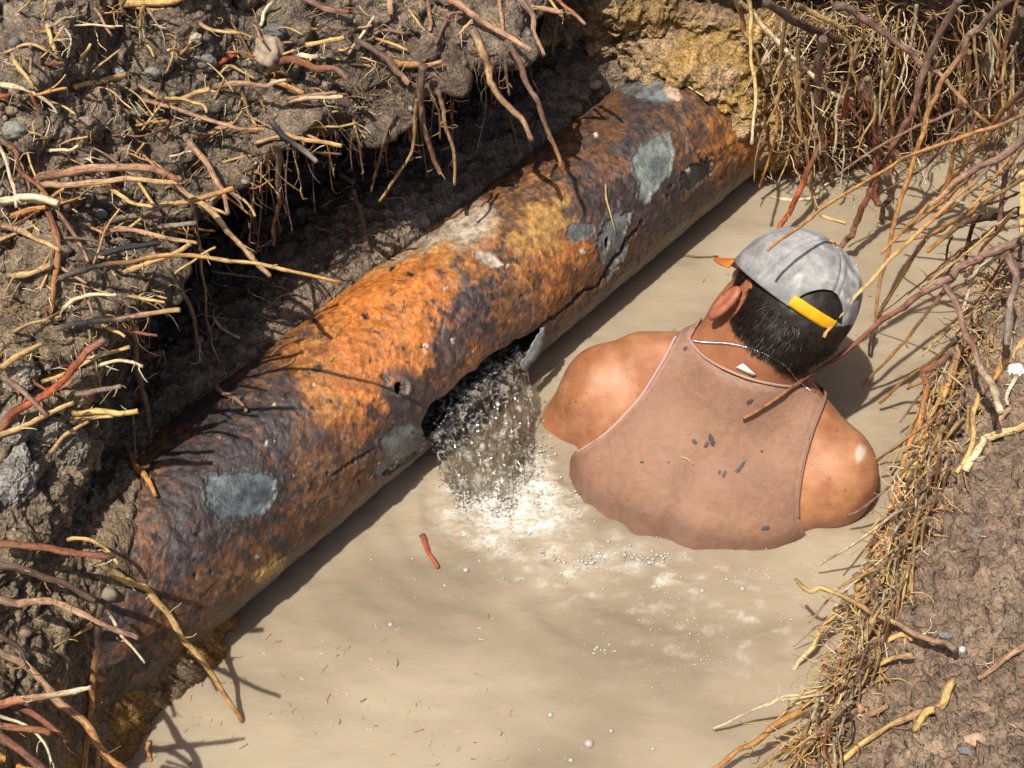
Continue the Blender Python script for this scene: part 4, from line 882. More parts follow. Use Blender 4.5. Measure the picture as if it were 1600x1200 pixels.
def bubbles():
    iv, jf = icos(1); k = iv[:, 2] > -.3; parts = []; jf2 = jf
    def add(px, py, r, sink=.25, dz=0):
        c = P(px, py, 0) + np.array([0, 0, r * (1 - 2 * sink) + dz]); parts.append((c + iv * r * np.array([1, 1, .8]), jf2))
    for cx, cy, sx, sy, n, r0, r1 in ((765, 792, 42, 10, 90, .0010, .0040), (840, 790, 55, 26, 150, .0008, .0032), (845, 735, 20, 50, 90, .0008, .003), (770, 840, 90, 20, 70, .0007, .0022), (930, 872, 60, 16, 130, .0008, .0036), (1110, 960, 130, 50, 90, .0006, .0022), (900, 850, 100, 30, 110, .0006, .0024),
                                  (1015, 876, 26, 11, 40, .001, .0038), (900, 905, 110, 14, 60, .0006, .002), (1060, 930, 24, 14, 46, .0005, .0016), (1110, 1035, 30, 10, 36, .0005, .0016), (1170, 1040, 22, 10, 40, .0005, .0016), (945, 1015, 14, 6, 14, .001, .003), (1050, 1045, 60, 30, 40, .0005, .0018), (1200, 895, 60, 12, 40, .0006, .0022), (1290, 880, 40, 10, 24, .0006, .002)):
        for _ in range(n):
            a = rng.normal(size=2); add(cx + a[0] * sx * .7, cy + a[1] * sy * .7, rng.uniform(r0, r1) ** 1.0 * rng.uniform(.5, 1))
    for _ in range(170): add(rng.uniform(560, 1330), rng.uniform(830, 1190), rng.uniform(.0005, .0016))
    for x, y, r in ((920, 1162, .0068), (610, 976, .004), (728, 891, .0045), (860, 1117, .004), (955, 1142, .003), (1020, 1170, .003), (695, 915, .0026), (1097, 923, .0036), (1160, 920, .0036), (1135, 905, .003), (892, 1188, .0035), (580, 875, .002), (645, 873, .002), (620, 985, .0022)): add(x, y, r, .4)
    # drops thrown up round the foot of the jet
    for _ in range(130):
        s = rng.uniform(0, 7); x, y = crom(np.array([(700, 765), (722, 782), (740, 792), (760, 794), (780, 788), (805, 770), (830, 730), (838, 690)], float), t=[s])[0]
        add(x + rng.normal(0, 12), y + rng.normal(0, 10), rng.uniform(.0008, .0026), .2, abs(rng.normal(0, .007)))
    wl_ = np.nonzero((np.abs(BV[:, 2]) < .004) & (BN @ -CV > -.1))[0]          # along the line where the body leaves the water
    for i in rng.choice(wl_, 190):
        o_ = BN[i] * [1, 1, 0]; q_ = BV[i] + o_ * abs(rng.normal(.007, .004)); r_ = rng.uniform(.0004, .0015); parts.append((q_ * [1, 1, 0] + np.array([0, 0, r_ * .5]) + iv * r_, jf2))
    for _ in range(260):                               # spray
        s = rng.uniform(0, 7); x, y = crom(np.array([(690, 700), (704, 730), (722, 765), (745, 785), (775, 785), (805, 750), (826, 700), (836, 650)], float), t=[s])[0]
        add(x + rng.normal(0, 15), y + rng.normal(0, 15), rng.uniform(.0005, .0019), .2, rng.uniform(0, .035) * rng.random())
    v, f = merge(parts); t = NT("bubble_film", .05, .5); n, l = t.n, t.l
    gl = n.new("ShaderNodeBsdfGlossy"); gl.inputs["Roughness"].default_value = .11; tr = n.new("ShaderNodeBsdfTransparent"); df = n.new("ShaderNodeBsdfDiffuse"); df.inputs[0].default_value = (.78, .72, .62, 1)
    lw = n.new("ShaderNodeLayerWeight"); lw.inputs[0].default_value = .35
    m1 = n.new("ShaderNodeMixShader"); m1.inputs[0].default_value = .5; l.new(tr.outputs[0], m1.inputs[1]); l.new(df.outputs[0], m1.inputs[2])
    m2 = n.new("ShaderNodeMixShader"); l.new(t.math('ADD', lw.outputs["Fresnel"], .10, True), m2.inputs[0]); l.new(m1.outputs[0], m2.inputs[1]); l.new(gl.outputs[0], m2.inputs[2]); l.new(m2.outputs[0], n["Material Output"].inputs["Surface"])
    tag(mesh_obj("foam", v, f, t.m), "white foam and bubbles floating where the jet meets the pool", "foam", None, "stuff")
bubbles()

# ------------------------------------------------------------------ a surface to lay roots, stones and straw on
def bvh_of(parts):
    V, F = merge([(v, to_tris(f)) for v, f in parts]); return BVHTree.FromPolygons([Vector(v) for v in V.tolist()], F.tolist())
WV = np.array([[-3, -3, 0], [3, -3, 0], [3, 3, 0], [-3, 3, 0]], float)
def lw_(o):
    me = o.data; v = np.empty(len(me.vertices) * 3, np.float32); me.vertices.foreach_get("co", v); return v.reshape(-1, 3).astype(float)
_ring = np.linspace(0, 2 * np.pi, 72, endpoint=False); _s = np.linspace(-.5, 1.5, 60)
PCV = np.array([A0 + AX * s + (AN * math.cos(a) + np.array([0, 0, 1.0]) * math.sin(a)) * PR for s in _s for a in _ring])
SURF = bvh_of([(lw_(LB), LF), (lw_(FB), FF), (lw_(RB), RF), (PCV, grid_faces(60, 72, True)), (WV, np.array([[0, 1, 2, 3]]))])
def surf(px, py):
    o, d = ray(px, py); r = SURF.ray_cast(Vector(o), Vector(d))
    if r[0] is None: return P(px, py, 0.3), np.array([0, 0, 1.0]), 2.3
    return np.array(r[0]), np.array(r[1]) * (1 if np.dot(np.array(r[1]), d) < 0 else -1), r[3]

# ------------------------------------------------------------------ roots
RC = dict(y=(.66, .44, .17), t=(.52, .34, .16), p=(.74, .62, .40), o=(.50, .25, .085), r=(.24, .095, .05), R=(.36, .095, .038), d=(.085, .050, .036), k=(.035, .035, .04), g=(.28, .23, .18), w=(.42, .25, .15), m=(.27, .155, .115), b=(.20, .13, .08))
def root_path(mode, a, b, pts):
    pts = np.array(pts, float); L = np.concatenate([[0], np.cumsum(np.hypot(*np.diff(pts, axis=0).T))]); L /= L[-1]
    if mode == 'S': return np.array([(lambda s: s[0] + s[1] * a)(surf(x, y)) for x, y in pts])
    if mode == 'Z': return np.array([P(x, y, a + (b - a) * t) for (x, y), t in zip(pts, L)])
    p0, n0, d0 = surf(*pts[0])
    if mode == 'F': return np.array([PD(x, y, d0 - a - .004 + (b - 0) * t) for (x, y), t in zip(pts, L)])
    if mode == 'V':
        out = []; y0 = p0[1] - a
        for (x, y) in pts:
            o, d = ray(x, y); q = o + d * ((y0 - o[1]) / d[1]); q = o + d * ((y0 - b * (p0[2] - q[2]) - o[1]) / d[1]); out.append(q)
        return np.array(out)
def root_mesh(Q, r0, r1, colours, seed, hairs=0, cut=True, crook=1.0):
    ln = np.linalg.norm(np.diff(Q, axis=0), axis=1).sum(); n = max(6, min(90, int(ln / .006))); C = crom(Q, n); t = np.linspace(0, 1, n)
    ra = r0 + (r1 - r0) * t ** .8
    def kink(x, s_): i_ = np.floor(x); f_ = x - i_; g_ = lambda j: (np.sin((j + s_ * 17.3) * 12.9898) * 43758.5453) % 1 * 2 - 1; return g_(i_) * (1 - f_) + g_(i_ + 1) * f_
    off = .75 * np.stack([kink(t * ln * 34 + k * 3.1, seed + k * 5.7) for k in range(3)], 1) + .35 * np.stack([noise(np.stack([t * ln * 38, np.full(n, seed * 1.7 + k * 9.1), 0 * t], 1), 5) + .5 * noise(np.stack([t * ln * 110, np.full(n, seed * 2.3 + k * 5.1), 0 * t], 1), 6) for k in range(3)], 1)
    C = C + off * (ra * 1.1 * crook)[:, None] * np.minimum(1, 8 * t)[:, None]
    ra = ra * (1 + .28 * noise(np.stack([t * ln * 70, np.full(n, seed * 3.1), 0 * t], 1), 7)); sides = 8 if r0 > .003 else 6
    lobes = 1 + .14 * np.array([math.sin(2.3 * k + seed) for k in range(sides)])
    R2 = ra[:, None] * lobes[None] * (1 + .10 * noise(np.stack([np.repeat(t * ln * 120, sides), np.tile(np.arange(sides) * 1.1, n), np.full(n * sides, seed)], 1), 8).reshape(n, sides))
    V, F = tube(C, R2, sides); T_ = np.concatenate([np.repeat(t, sides), [0, 1]])
    cs = np.array([RC[k] for k in colours]); 
    if len(cs) == 1: cs = np.repeat(cs, 2, 0)
    c = np.stack([np.interp(T_, np.linspace(0, 1, len(cs)), cs[:, k]) for k in range(3)], 1)
    c = c * (1 + .30 * noise(np.stack([T_ * ln * 60, np.full(len(T_), seed * 1.3), np.zeros(len(T_))], 1), 9))[:, None]
    c = lerp(c, c * .45, sstep(.25, .55, noise(np.stack([T_ * ln * 25, np.full(len(T_), seed * 2.9), np.zeros(len(T_))], 1), 10)) * .7)
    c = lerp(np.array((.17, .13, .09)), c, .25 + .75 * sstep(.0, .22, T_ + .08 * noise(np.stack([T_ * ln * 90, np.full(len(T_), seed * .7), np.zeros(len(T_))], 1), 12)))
    if cut: c[-1] = (.72, .58, .38)
    aa_ = np.arange(sides) * 2 * np.pi / sides; fib = np.concatenate([np.stack([np.tile(np.cos(aa_) * 2.6 + seed, n), np.tile(np.sin(aa_) * 2.6, n), np.repeat(t * ln * 55, sides)], 1), np.full((2, 3), seed)])
    parts = [(V, fix_tris(F))]; cols = [c]; fibs = [fib]
    for h in range(hairs):
        i = int(rng.uniform(.15, .98) * (n - 1)); tg = unit(C[min(i + 1, n - 1)] - C[max(i - 1, 0)]); dr = unit(rng.normal(size=3) - tg * rng.normal() * .4 - np.array([0, 0, .5])); l_ = rng.uniform(.008, .032)
        hp = [C[i]]; 
        for _ in range(4): dr = unit(dr + rng.normal(0, .35, 3)); hp.append(hp[-1] + dr * l_ / 4)
        v, f = tube(np.array(hp), np.linspace(.0009, .0004, 5) * rng.uniform(.8, 1.3), 4); parts.append((v, fix_tris(f))); fibs.append(np.full((len(v), 3), seed + h)); cols.append(np.tile(np.array(RC['p' if 'y' in colours or 'p' in colours else 't']) * rng.uniform(.6, 1), (len(v), 1)))
    v, f = merge(parts); return v, f, np.concatenate(cols), np.concatenate(fibs)
NR = [0]
def root(colours, r0, r1, mode, a, b, label, pts, group=None, hairs=None, cat="root", name="root", crook=1.0):
    Q = root_path(mode, a, b, pts)
    if group is None and mode != 'S':                  # never inside the bank or the pipe, except the rooted end
        for i, (x, y) in enumerate(pts):
            ds = surf(x, y)[2]; hb = hit(x, y) if 'stick' in label else None; ds = ds if hb is None else min(ds, np.linalg.norm(hb[0] - CAM) - .012); dq = np.linalg.norm(Q[i] - CAM)
            if dq > ds - .004 and (i or mode == 'Z') and Q[i][2] > .004: Q[i] = PD(x, y, ds - .006)
    d = np.linalg.norm(Q[0] - CAM) / FPX; NR[0] += 1
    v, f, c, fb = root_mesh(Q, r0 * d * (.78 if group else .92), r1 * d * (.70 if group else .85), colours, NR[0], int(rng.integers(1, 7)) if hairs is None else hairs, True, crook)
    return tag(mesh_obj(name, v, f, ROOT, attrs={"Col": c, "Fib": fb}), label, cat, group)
TIPZ = hit(1160, 655, SHIRT_BVH)[0][2] + .007
ROOTS = [
# --- face of the left bank
("y", 5, 4.5, 'S', .006, 0, "short thick yellow root lying level in the grey earth face", [(200,123),(160,126),(110,131)]),
("y", 4, 3, 'F', .004, -.02, "short yellow stub slanting down under the pale crust in the top corner", [(74,38),(80,60),(89,84)]),
("p", 2, 1.5, 'F', .004, -.02, "thin cream root with a hook, beside the slanting yellow stub", [(102,44),(111,60),(105,90)]),
("p", 2, 1.5, 'S', .006, 0, "tiny cream root end right under the pale crust", [(90,42),(100,32),(108,26)]),
("y", 5, 3, 'F', .004, -.015, "knobbly yellow root stub near the upper left edge", [(20,88),(32,108),(48,126),(54,141)]),
("p", 4.5, 2, 'F', .004, -.04, "cream root curving down from the left edge above the brown pebble", [(-8,131),(28,135),(55,146),(80,162),(90,178)]),
("R", 4, 3.5, 'F', .004, -.02, "bright orange red stub at the left edge under the cream curved root", [(-8,154),(15,148),(30,141)]),
("y", 3, 2, 'S', .006, 0, "little yellow root bit beside the grey stones near the left edge", [(45,210),(60,216),(70,227)]),
("rrw", 5, 3, 'F', .006, -.05, "long red brown root slanting from the left edge across the bundle", [(-6,212),(22,238),(26,260),(42,276),(58,290),(100,345),(120,376),(138,410)]),
("p", 3.5, 3, 'F', .006, -.02, "pale wavy root hanging along the left edge", [(-2,228),(10,250),(15,275),(22,300),(27,325)]),
("p", 7, 6, 'F', .006, -.03, "thick whitish root stub level with the left edge, broken end", [(0,318),(22,310),(50,311),(92,318)]),
("o", 4, 2, 'F', .01, -.02, "thin orange splinter pointing up from the thick whitish stub", [(92,319),(110,313),(126,307)]),
("o", 5, 4, 'F', .006, -.02, "short orange stub just under the thick whitish root", [(18,338),(45,331),(70,325)]),
("y", 3, 2, 'F', .006, -.02, "thin yellow twig dropping under the orange stub", [(31,325),(45,345),(62,361)]),
("wt", 6, 4, 'F', .006, -.05, "pinkish tan root arching down from the left edge", [(-6,352),(20,355),(45,368),(70,382),(92,390)]),
("t", 4, 2, 'F', .006, -.03, "thin tan root rising from the left edge across the pinkish one", [(-6,377),(30,362),(57,352)]),
("ro", 6, 4, 'V', .02, .1, "reddish root hanging straight down beside the left earth face", [(73,325),(78,345),(85,375),(87,410),(83,450),(79,490)]),
("t", 6, 4, 'F', .006, -.03, "short tan stub under the hanging reddish root", [(12,431),(45,426),(78,414)]),
("rwr", 8, 6, 'F', .008, -.06, "thick red brown bundle of roots sawn off at its right end", [(52,288),(85,273),(140,267),(200,265),(250,270),(279,278)]),
("wt", 6, 4, 'F', .012, -.05, "lower tan strand of the sawn off bundle", [(58,291),(120,286),(200,282),(277,285)]),
("y", 4, 3, 'F', .012, -.05, "yellow root leaving the bundle and drooping to the gnarled root", [(100,290),(150,288),(165,295),(190,309),(210,320),(237,325)]),
("p", 2, 1, 'F', .006, -.03, "hair thin cream root crossing the bundle", [(130,249),(140,251),(155,268),(176,285)]),
("kkoyo", 5, 3, 'F', .010, -.10, "long orange root reaching right, charred black at its base", [(92,436),(125,422),(150,418),(195,409),(250,400),(330,403),(400,412),(460,424),(532,440)]),
("tw", 6, 4, 'F', .010, -.05, "long brown root slanting down to the right from the bundle end", [(268,286),(310,312),(342,345),(375,378),(400,408),(421,432)]),
("ggto", 5, 4, 'F', .008, -.06, "gnarled grey root turning orange at its tip above the hollow", [(172,346),(210,337),(240,327),(262,316),(305,311),(364,296)]),
("wt", 6, 3, 'F', .008, -.05, "peeled tan root pointing right under the gnarled grey root", [(160,361),(200,357),(237,365),(275,374),(308,379)]),
("g", 5, 4, 'F', .010, -.03, "grey root stub behind the peeled tan root", [(228,356),(265,352),(307,349)]),
("t", 3, 3, 'F', .010, -.02, "short tan root end with a clean cut just right of the peeled root", [(288,373),(325,364)]),
("k", 6, 4, 'F', .008, -.03, "blackened root stub between the peeled root and the long orange root", [(150,402),(178,390),(205,385),(250,378)]),
("yt", 5, 4, 'F', .008, -.05, "knotty yellow root crossing the base of the long orange root", [(192,427),(215,417),(240,408),(270,394),(298,380)]),
("p", 4, 3, 'F', .008, -.04, "pale curved root arching over the dark gap low on the left", [(98,484),(112,472),(128,465),(150,460),(184,461)]),
("y", 3, 2.5, 'F', .010, -.03, "thin yellow root continuing right of the pale curved one", [(200,463),(230,468),(257,473)]),
("kkmt", 5, 4.5, 'F', .008, -.06, "root with charred base and tan cut tip over the hollow", [(88,514),(115,510),(162,501),(200,494),(240,489),(277,486)]),
("RRRm", 7, 6, 'F', .01, -.06, "thick red root slanting up from the left edge over pale clay", [(-8,676),(20,653),(50,632),(82,603),(120,570),(140,550),(163,533)]),
("y", 4, 3, 'F', .012, -.04, "straight yellow root crossing the thick red root", [(66,597),(110,578),(150,561),(203,539)]),
("yt", 6, 4.5, 'F', .006, -.03, "sawn yellow stub above the pale clay lump", [(0,574),(25,563),(45,552),(67,541)]),
("yt", 5, 4, 'F', .01, -.03, "tan root running under and along the thick red root", [(-6,683),(40,663),(80,646),(116,631)]),
("m", 5, 4, 'F', .012, -.02, "dull brown root crossing behind the thick red root", [(4,590),(30,610),(57,632),(74,650)]),
("p", 4, 3, 'F', .008, -.03, "pale frayed root end in the dark gap", [(150,571),(185,562),(226,574)]),
("m", 6, 6, 'F', .010, -.03, "short mauve root with a cut end in the dark gap", [(205,564),(230,556),(253,549)]),
("mg", 5, 4, 'F', .008, -.03, "mauve grey forked stub over the black hole", [(118,616),(150,607),(170,604),(188,602)]),
("y", 5, 5, 'F', .008, -.03, "upper of two cream banded root ends by the black hole", [(114,645),(150,641),(185,643),(213,641)]),
("y", 3.5, 3, 'F', .008, -.02, "lower, thinner of the cream banded root ends by the black hole", [(118,653),(150,651),(178,650)]),
("t", 4, 3, 'F', .008, -.02, "thin tan root slanting over the clay by the black hole", [(78,708),(95,686),(120,668),(137,658)]),
("b", 6, 5, 'V', .01, 0, "thick brown root hanging in the hollow down to the pipe's buried end", [(200,470),(207,522),(212,560),(217,590),(226,625),(232,660),(235,690)]),
("t", 3, 2, 'V', .01, .1, "thin tan root hanging below the charred root with tan tip", [(139,515),(145,545),(150,575),(160,622)]),
("gt", 3, 2, 'V', .03, 0, "long thin yellowish root hanging through the hollow onto the soil ledge", [(299,312),(308,350),(312,392),(318,440),(321,470),(325,510),(332,537),(343,568)]),
("b", 3, 2, 'V', .02, .1, "thin brown root dangling left of the long hanging yellowish root", [(245,414),(235,438),(225,462),(220,488)]),
("b", 5, 3, 'V', .02, -.05, "brown root curving down deep inside the hollow", [(256,417),(280,450),(298,482),(306,520),(313,566)]),
("t", 3, 2, 'V', .03, 0, "thin tan root dropping to the upper edge of the pipe", [(206,640),(210,665),(213,715)]),
("g", 2.5, 1.5, 'S', .006, 0, "thin grey root lying across the soil ledge", [(306,484),(325,495),(350,499),(377,503)]),
("p", 3, 2.5, 'S', .008, 0, "short pale twig lying on the ledge above the pipe", [(330,503),(348,518),(367,532)]),
("t", 3, 2, 'F', .01, -.03, "thin tan root under the long orange root, pointing right", [(330,423),(360,428),(400,434),(415,439)]),
# --- middle of the face and the lip
("wy", 5, 4.5, 'F', .006, -.03, "forked yellow root of the upper bank, thick and cut at its right end", [(247,165),(265,160),(283,155),(305,147),(326,138)]),
("wwp", 5.5, 3, 'F', .006, -.04, "pinkish tan root lying level under the tan rock", [(334,136),(375,130),(412,134),(430,130),(446,125)]),
("y", 3.5, 2, 'F', .008, -.03, "thin yellow twig crossing the forked root", [(217,133),(235,143),(252,153),(283,153),(300,160),(316,165),(323,177)]),
("y", 2.5, 1.5, 'F', .008, -.02, "thin yellow twig pointing down left from the forked root", [(254,160),(240,178),(221,204)]),
("wwo", 4, 3, 'F', .010, -.06, "long straight reddish tan root slanting gently under the forked root", [(217,156),(255,164),(310,182),(360,198),(385,203),(414,200)]),
("w", 6, 3.5, 'F', .012, -.06, "brown root dangling diagonally from the lip, frayed tip", [(289,211),(310,242),(330,266),(343,288),(351,305),(356,336)]),
("w", 6, 5, 'S', .006, 0, "broad dull red root half buried above the dangling one", [(293,215),(325,206),(360,196)]),
("wy", 3.5, 2.5, 'F', .006, -.03, "small branching orange twig above the tan rock", [(312,35),(325,45),(340,50),(375,53)]),
("p", 3.5, 3, 'V', .02, .1, "cream twig hanging from the top edge left of the dark stone", [(430,0),(415,20),(413,30),(407,40)]),
("y", 4, 3.5, 'F', .006, -.02, "yellow root end right of the tan rock, upper one", [(477,70),(505,64),(536,58)]),
("p", 5, 4.5, 'F', .006, -.02, "very short cream root end right of the tan rock, lower one", [(464,89),(494,86)]),
("R", 6, 4, 'S', .008, 0, "red orange root touching the left side of the tan rock", [(335,112),(355,101),(373,90)]),
("t", 3, 2.5, 'S', .008, 0, "thin tan root looping under the tan rock", [(340,117),(360,108),(380,112),(395,118)]),
("o", 6, 4, 'S', .010, 0, "shredded orange root at the foot of the tan rock", [(408,115),(430,105),(453,112)]),
("rrm", 8, 4, 'F', .008, -.04, "dark red shredded root bundle right of the tan rock", [(425,100),(460,95),(498,104),(525,112),(541,124)]),
("o", 5, 4, 'F', .010, -.02, "split orange root under the dark red bundle", [(425,130),(450,134),(475,144)]),
("w", 3.5, 3, 'F', .008, -.02, "upper of two parallel tan roots on the lip", [(449,155),(490,148),(525,144)]),
("wp", 4, 3.5, 'F', .008, -.03, "lower of two parallel tan roots on the lip", [(450,160),(500,152),(538,151)]),
("y", 4, 2.5, 'V', .02, .1, "yellow root hanging down the face below the pinkish root", [(379,139),(384,158),(389,178),(400,198)]),
("t", 2.5, 1.5, 'V', .02, .1, "thin tan root beside the hanging yellow root", [(403,143),(410,160),(416,174)]),
("oy", 4, 4, 'F', .012, -.04, "straight orange root end sticking out under the lip", [(445,209),(480,218),(533,228)]),
("kkg", 5, 5, 'F', .014, -.04, "shiny black root under the lip, grey cut end", [(423,188),(445,211),(470,229),(496,252)]),
("bw", 5, 4, 'F', .010, .02, "brown root continuing down right behind the black one", [(482,236),(512,258),(535,275),(554,287)]),
("b", 5, 4, 'F', .010, .0, "shaded brown root arching through the hollow to a bend", [(436,262),(470,266),(505,277),(535,297),(551,310)]),
("wwb", 5, 4, 'V', .02, .15, "reddish root standing on the soil ledge below the bend", [(550,296),(557,318),(563,340),(575,393)]),
("t", 4, 3, 'F', .008, -.02, "tan root looping along the underside of the lip", [(397,224),(420,217),(438,213)]),
("b", 6, 3, 'V', .02, 0, "thick brown root hanging down in the middle of the hollow", [(430,225),(434,275),(435,312),(429,350),(427,384)]),
("b", 2.5, 2, 'V', .02, 0, "thin hanging root in the hollow, bent left at the bottom", [(380,300),(384,330),(381,352),(373,374)]),
("b", 2.5, 2, 'V', .02, 0, "thin straight root hanging in the hollow left of the thick brown one", [(398,272),(394,325),(391,360),(389,392)]),
("ty", 2.5, 2, 'V', .02, .1, "thin root with a pale tip hanging in front of the black hollow", [(549,155),(552,187),(560,200),(571,216)]),
("b", 2, 1.5, 'V', .02, 0, "thin root hanging left of the pale tipped one", [(556,200),(549,225),(550,266)]),
("b", 2, 1.5, 'V', .02, 0, "thin root hanging right of the pale tipped one", [(559,210),(563,240),(568,270)]),
("b", 3.5, 2.5, 'V', .02, .05, "brown root hanging with small side hairs, left of the long bent one", [(615,172),(606,200),(597,222),(588,262),(581,300)]),
("t", 3.5, 3, 'V', .03, .1, "long tan root hanging from the lip and bent to the lower left", [(651,155),(649,190),(645,238),(622,274),(594,316)]),
("bmw", 7, 4, 'V', .03, .05, "thick pinkish grey root hanging under the brown clay block", [(662,102),(660,150),(662,200),(672,238),(687,274)]),
("b", 3, 2, 'V', .03, .05, "thin root hanging just right of the thick pinkish grey one", [(668,132),(680,160),(687,182),(689,218)]),
("t", 4, 3, 'V', .03, .05, "tan root hanging nearest the pale crumbs on the pipe", [(685,142),(692,180),(698,208),(709,232),(710,288)]),
("tw", 8, 5, 'F', .02, .02, "stout orange pink root hanging over the pipe with a split tip", [(737,48),(757,82),(761,112),(770,136),(788,163),(812,186),(831,221)]),
("w", 3, 1.5, 'F', .03, .04, "thin branch dropping from the stout orange pink root", [(797,178),(802,200),(806,220),(816,248)]),
("mmbo", 6, 3, 'F', .03, .06, "long dark root hanging down to touch the top of the pipe", [(790,64),(815,98),(827,136),(842,166),(857,205),(872,242),(876,258)]),
("w", 6, 4, 'F', .015, -.05, "long tan root slanting from the top edge over the brown clay block", [(675,-6),(710,10),(740,27),(775,47),(807,67),(832,82)]),
("m", 4, 3, 'F', .012, -.02, "mauve root curling down left of the slanting tan root", [(736,16),(705,22),(692,45),(680,68)]),
("mw", 6, 4, 'F', .02, -.02, "mauve root with a pale patch hanging over the dark gap at the top", [(808,-6),(825,18),(834,35),(840,60),(849,88)]),
("w", 4, 3, 'F', .02, -.02, "thin reddish root hanging from the top left of the mauve one", [(779,-6),(783,25),(785,52)]),
("Rw", 3.5, 3, 'F', .02, -.05, "pinkish red root end slanting from the top edge above the pipe", [(868,-4),(890,14),(916,36)]),
("y", 2.5, 2, 'F', .02, -.03, "thin yellow root next to the pinkish red root", [(856,-4),(870,15),(882,31)]),
("w", 4.5, 4, 'F', .02, -.02, "short tan root lying level at the top edge of the gap", [(828,11),(850,15),(879,21)]),
("g", 3, 3, 'V', .02, 0, "grey root end hanging against the shaded clay", [(871,22),(868,50),(864,84)]),
("b", 4, 2, 'F', .02, .02, "brown pointed root between the stout root and the long dark one", [(789,80),(792,115),(797,150)]),
("oy", 3, 3, 'F', .006, -.02, "small yellow root end on the brown clay block", [(587,60),(610,67),(636,79)]),
("ow", 6, 4, 'F', .008, -.01, "orange root lying level on the brown clay block", [(618,96),(645,99),(668,100),(690,95)]),
("mmw", 5, 6, 'F', .010, -.03, "mauve root crossing the lip, knobbed at its lower end", [(555,62),(595,85),(617,106),(632,120),(640,131)]),
("w", 4, 3, 'V', .02, .1, "reddish root hanging from the top edge over the clay block", [(669,-4),(671,20),(672,48)]),
("w", 6, 5, 'V', .015, .1, "short reddish stub hanging at the top edge", [(607,-6),(608,24)]),
("mmr", 6, 4, 'F', .008, -.02, "dark mauve root dipping from the top edge near the middle of the bank", [(476,-6),(505,12),(525,18),(546,20)]),
("m", 3.5, 3, 'S', .008, 0, "mauve twig lying on the bank above the small yellow end", [(572,56),(600,52),(627,51)]),
("y", 2.5, 1.5, 'F', .01, -.02, "thin yellow root slanting beside the hanging reddish root", [(638,14),(650,30),(664,49)]),
("y", 2.5, 2, 'F', .02, -.02, "thin yellow twig sticking out under the slanting tan root", [(737,31),(727,42),(716,53)]),
("yyo", 6, 5, 'S', .008, 0, "long yellow root lying along the top edge of the photo", [(190,2),(225,6),(260,3),(290,2),(320,-2)]),
("w", 4, 3, 'V', .015, .1, "stubby pinkish root hanging at the top edge left of the long yellow root", [(190,-4),(193,20)]),
("t", 3.5, 3, 'V', .02, .1, "tan root hanging under the long yellow root", [(226,8),(221,28),(218,46)]),
("p", 2.5, 1.5, 'V', .02, .1, "thin pale root bending under the long yellow root", [(229,12),(238,28),(247,42),(260,44)]),
# --- lower left corner
("rrrd", 6.5, 6, 'F', .03, -.05, "dark red root reaching in from the left edge over the buried pipe", [(-10,853),(60,856),(110,863),(150,868),(180,872)]),
("yyyo", 8, 4.5, 'Z', .262, .0, "big yellow root with fine rootlets reaching from the pipe into the water", [(158,880),(178,895),(200,910),(228,922),(256,950),(285,992),(310,1022),(342,1072),(379,1126)]),
("y", 4, 3, 'F', .015, -.01, "yellow root arching over the base of the big yellow root", [(105,844),(125,844),(147,846),(168,860),(184,882)]),
("d", 7, 6, 'F', .02, -.03, "blackish root slanting in from the left edge to the hanging one", [(-8,882),(50,896),(100,914),(146,938)]),
("ddoo", 6, 6, 'Z', .285, .01, "dark root turning orange, hanging in front of the pipe's buried end", [(160,940),(157,985),(154,1022),(148,1060),(142,1115),(130,1205)]),
("wwm", 7, 4, 'F', .03, -.08, "pinkish brown root pointing right across the buried pipe", [(-8,934),(40,942),(86,943),(130,965),(180,985),(217,998)]),
("t", 3, 2, 'F', .02, -.03, "thin tan twig under the pinkish brown root", [(146,977),(115,993),(85,1010)]),
("p", 3, 2.5, 'F', .03, 0, "cream root end on the pipe below the pinkish brown root", [(172,962),(182,978),(194,997),(210,1015),(226,1036)]),
("wwoo", 7, 6, 'F', .02, .0, "long brown root slanting to the bottom edge, ringed orange below", [(-10,1014),(40,1045),(70,1073),(102,1105),(135,1136),(155,1164),(172,1186),(206,1206)]),
("Rwp", 8, 4, 'F', .03, -.06, "orange root with a split pale end at the left edge", [(-10,1100),(40,1090),(85,1086),(141,1074)]),
("r", 6, 5, 'F', .04, -.03, "red brown root below the orange split one", [(22,1104),(60,1124),(106,1156)]),
("r", 6, 5, 'F', .04, -.03, "short dark red root low on the left edge", [(-8,1131),(35,1135),(76,1150)]),
("rd", 7, 6, 'F', .06, -.03, "dark red root in the bottom left corner", [(-8,1150),(40,1180),(82,1206)]),
("w", 5, 5, 'V', .02, .1, "brown root hanging at the bottom edge", [(157,1158),(153,1206)]),
("d", 5, 3, 'F', .03, -.03, "dark thin root at the left edge above the long brown one", [(-6,992),(30,1012),(46,1046)]),
("o", 6, 5, 'F', .07, -.06, "orange root end in the very bottom left corner", [(-8,1178),(22,1190),(60,1204)]),
("p", 3, 2, 'F', .04, -.03, "thin pale root arching at the left edge near the bottom", [(-4,1118),(40,1135),(70,1160),(80,1192)]),
# --- far corner over the yellow clay
("oy", 4, 3, 'Z', .40, .22, "orange root hanging over the yellow clay in an S bend", [(1146,-6),(1162,42),(1170,66),(1192,106),(1197,137)]),
("yyp", 3.5, 3, 'Z', .42, .26, "long yellow root hanging down onto the rusty pipe end", [(1168,-6),(1173,32),(1172,82),(1180,130),(1177,180),(1174,226)]),
("yppw", 4.5, 4, 'Z', .40, .24, "cream root crossing the corner on a long diagonal", [(1155,2),(1187,30),(1220,67),(1250,97),(1275,125),(1302,146),(1333,158)]),
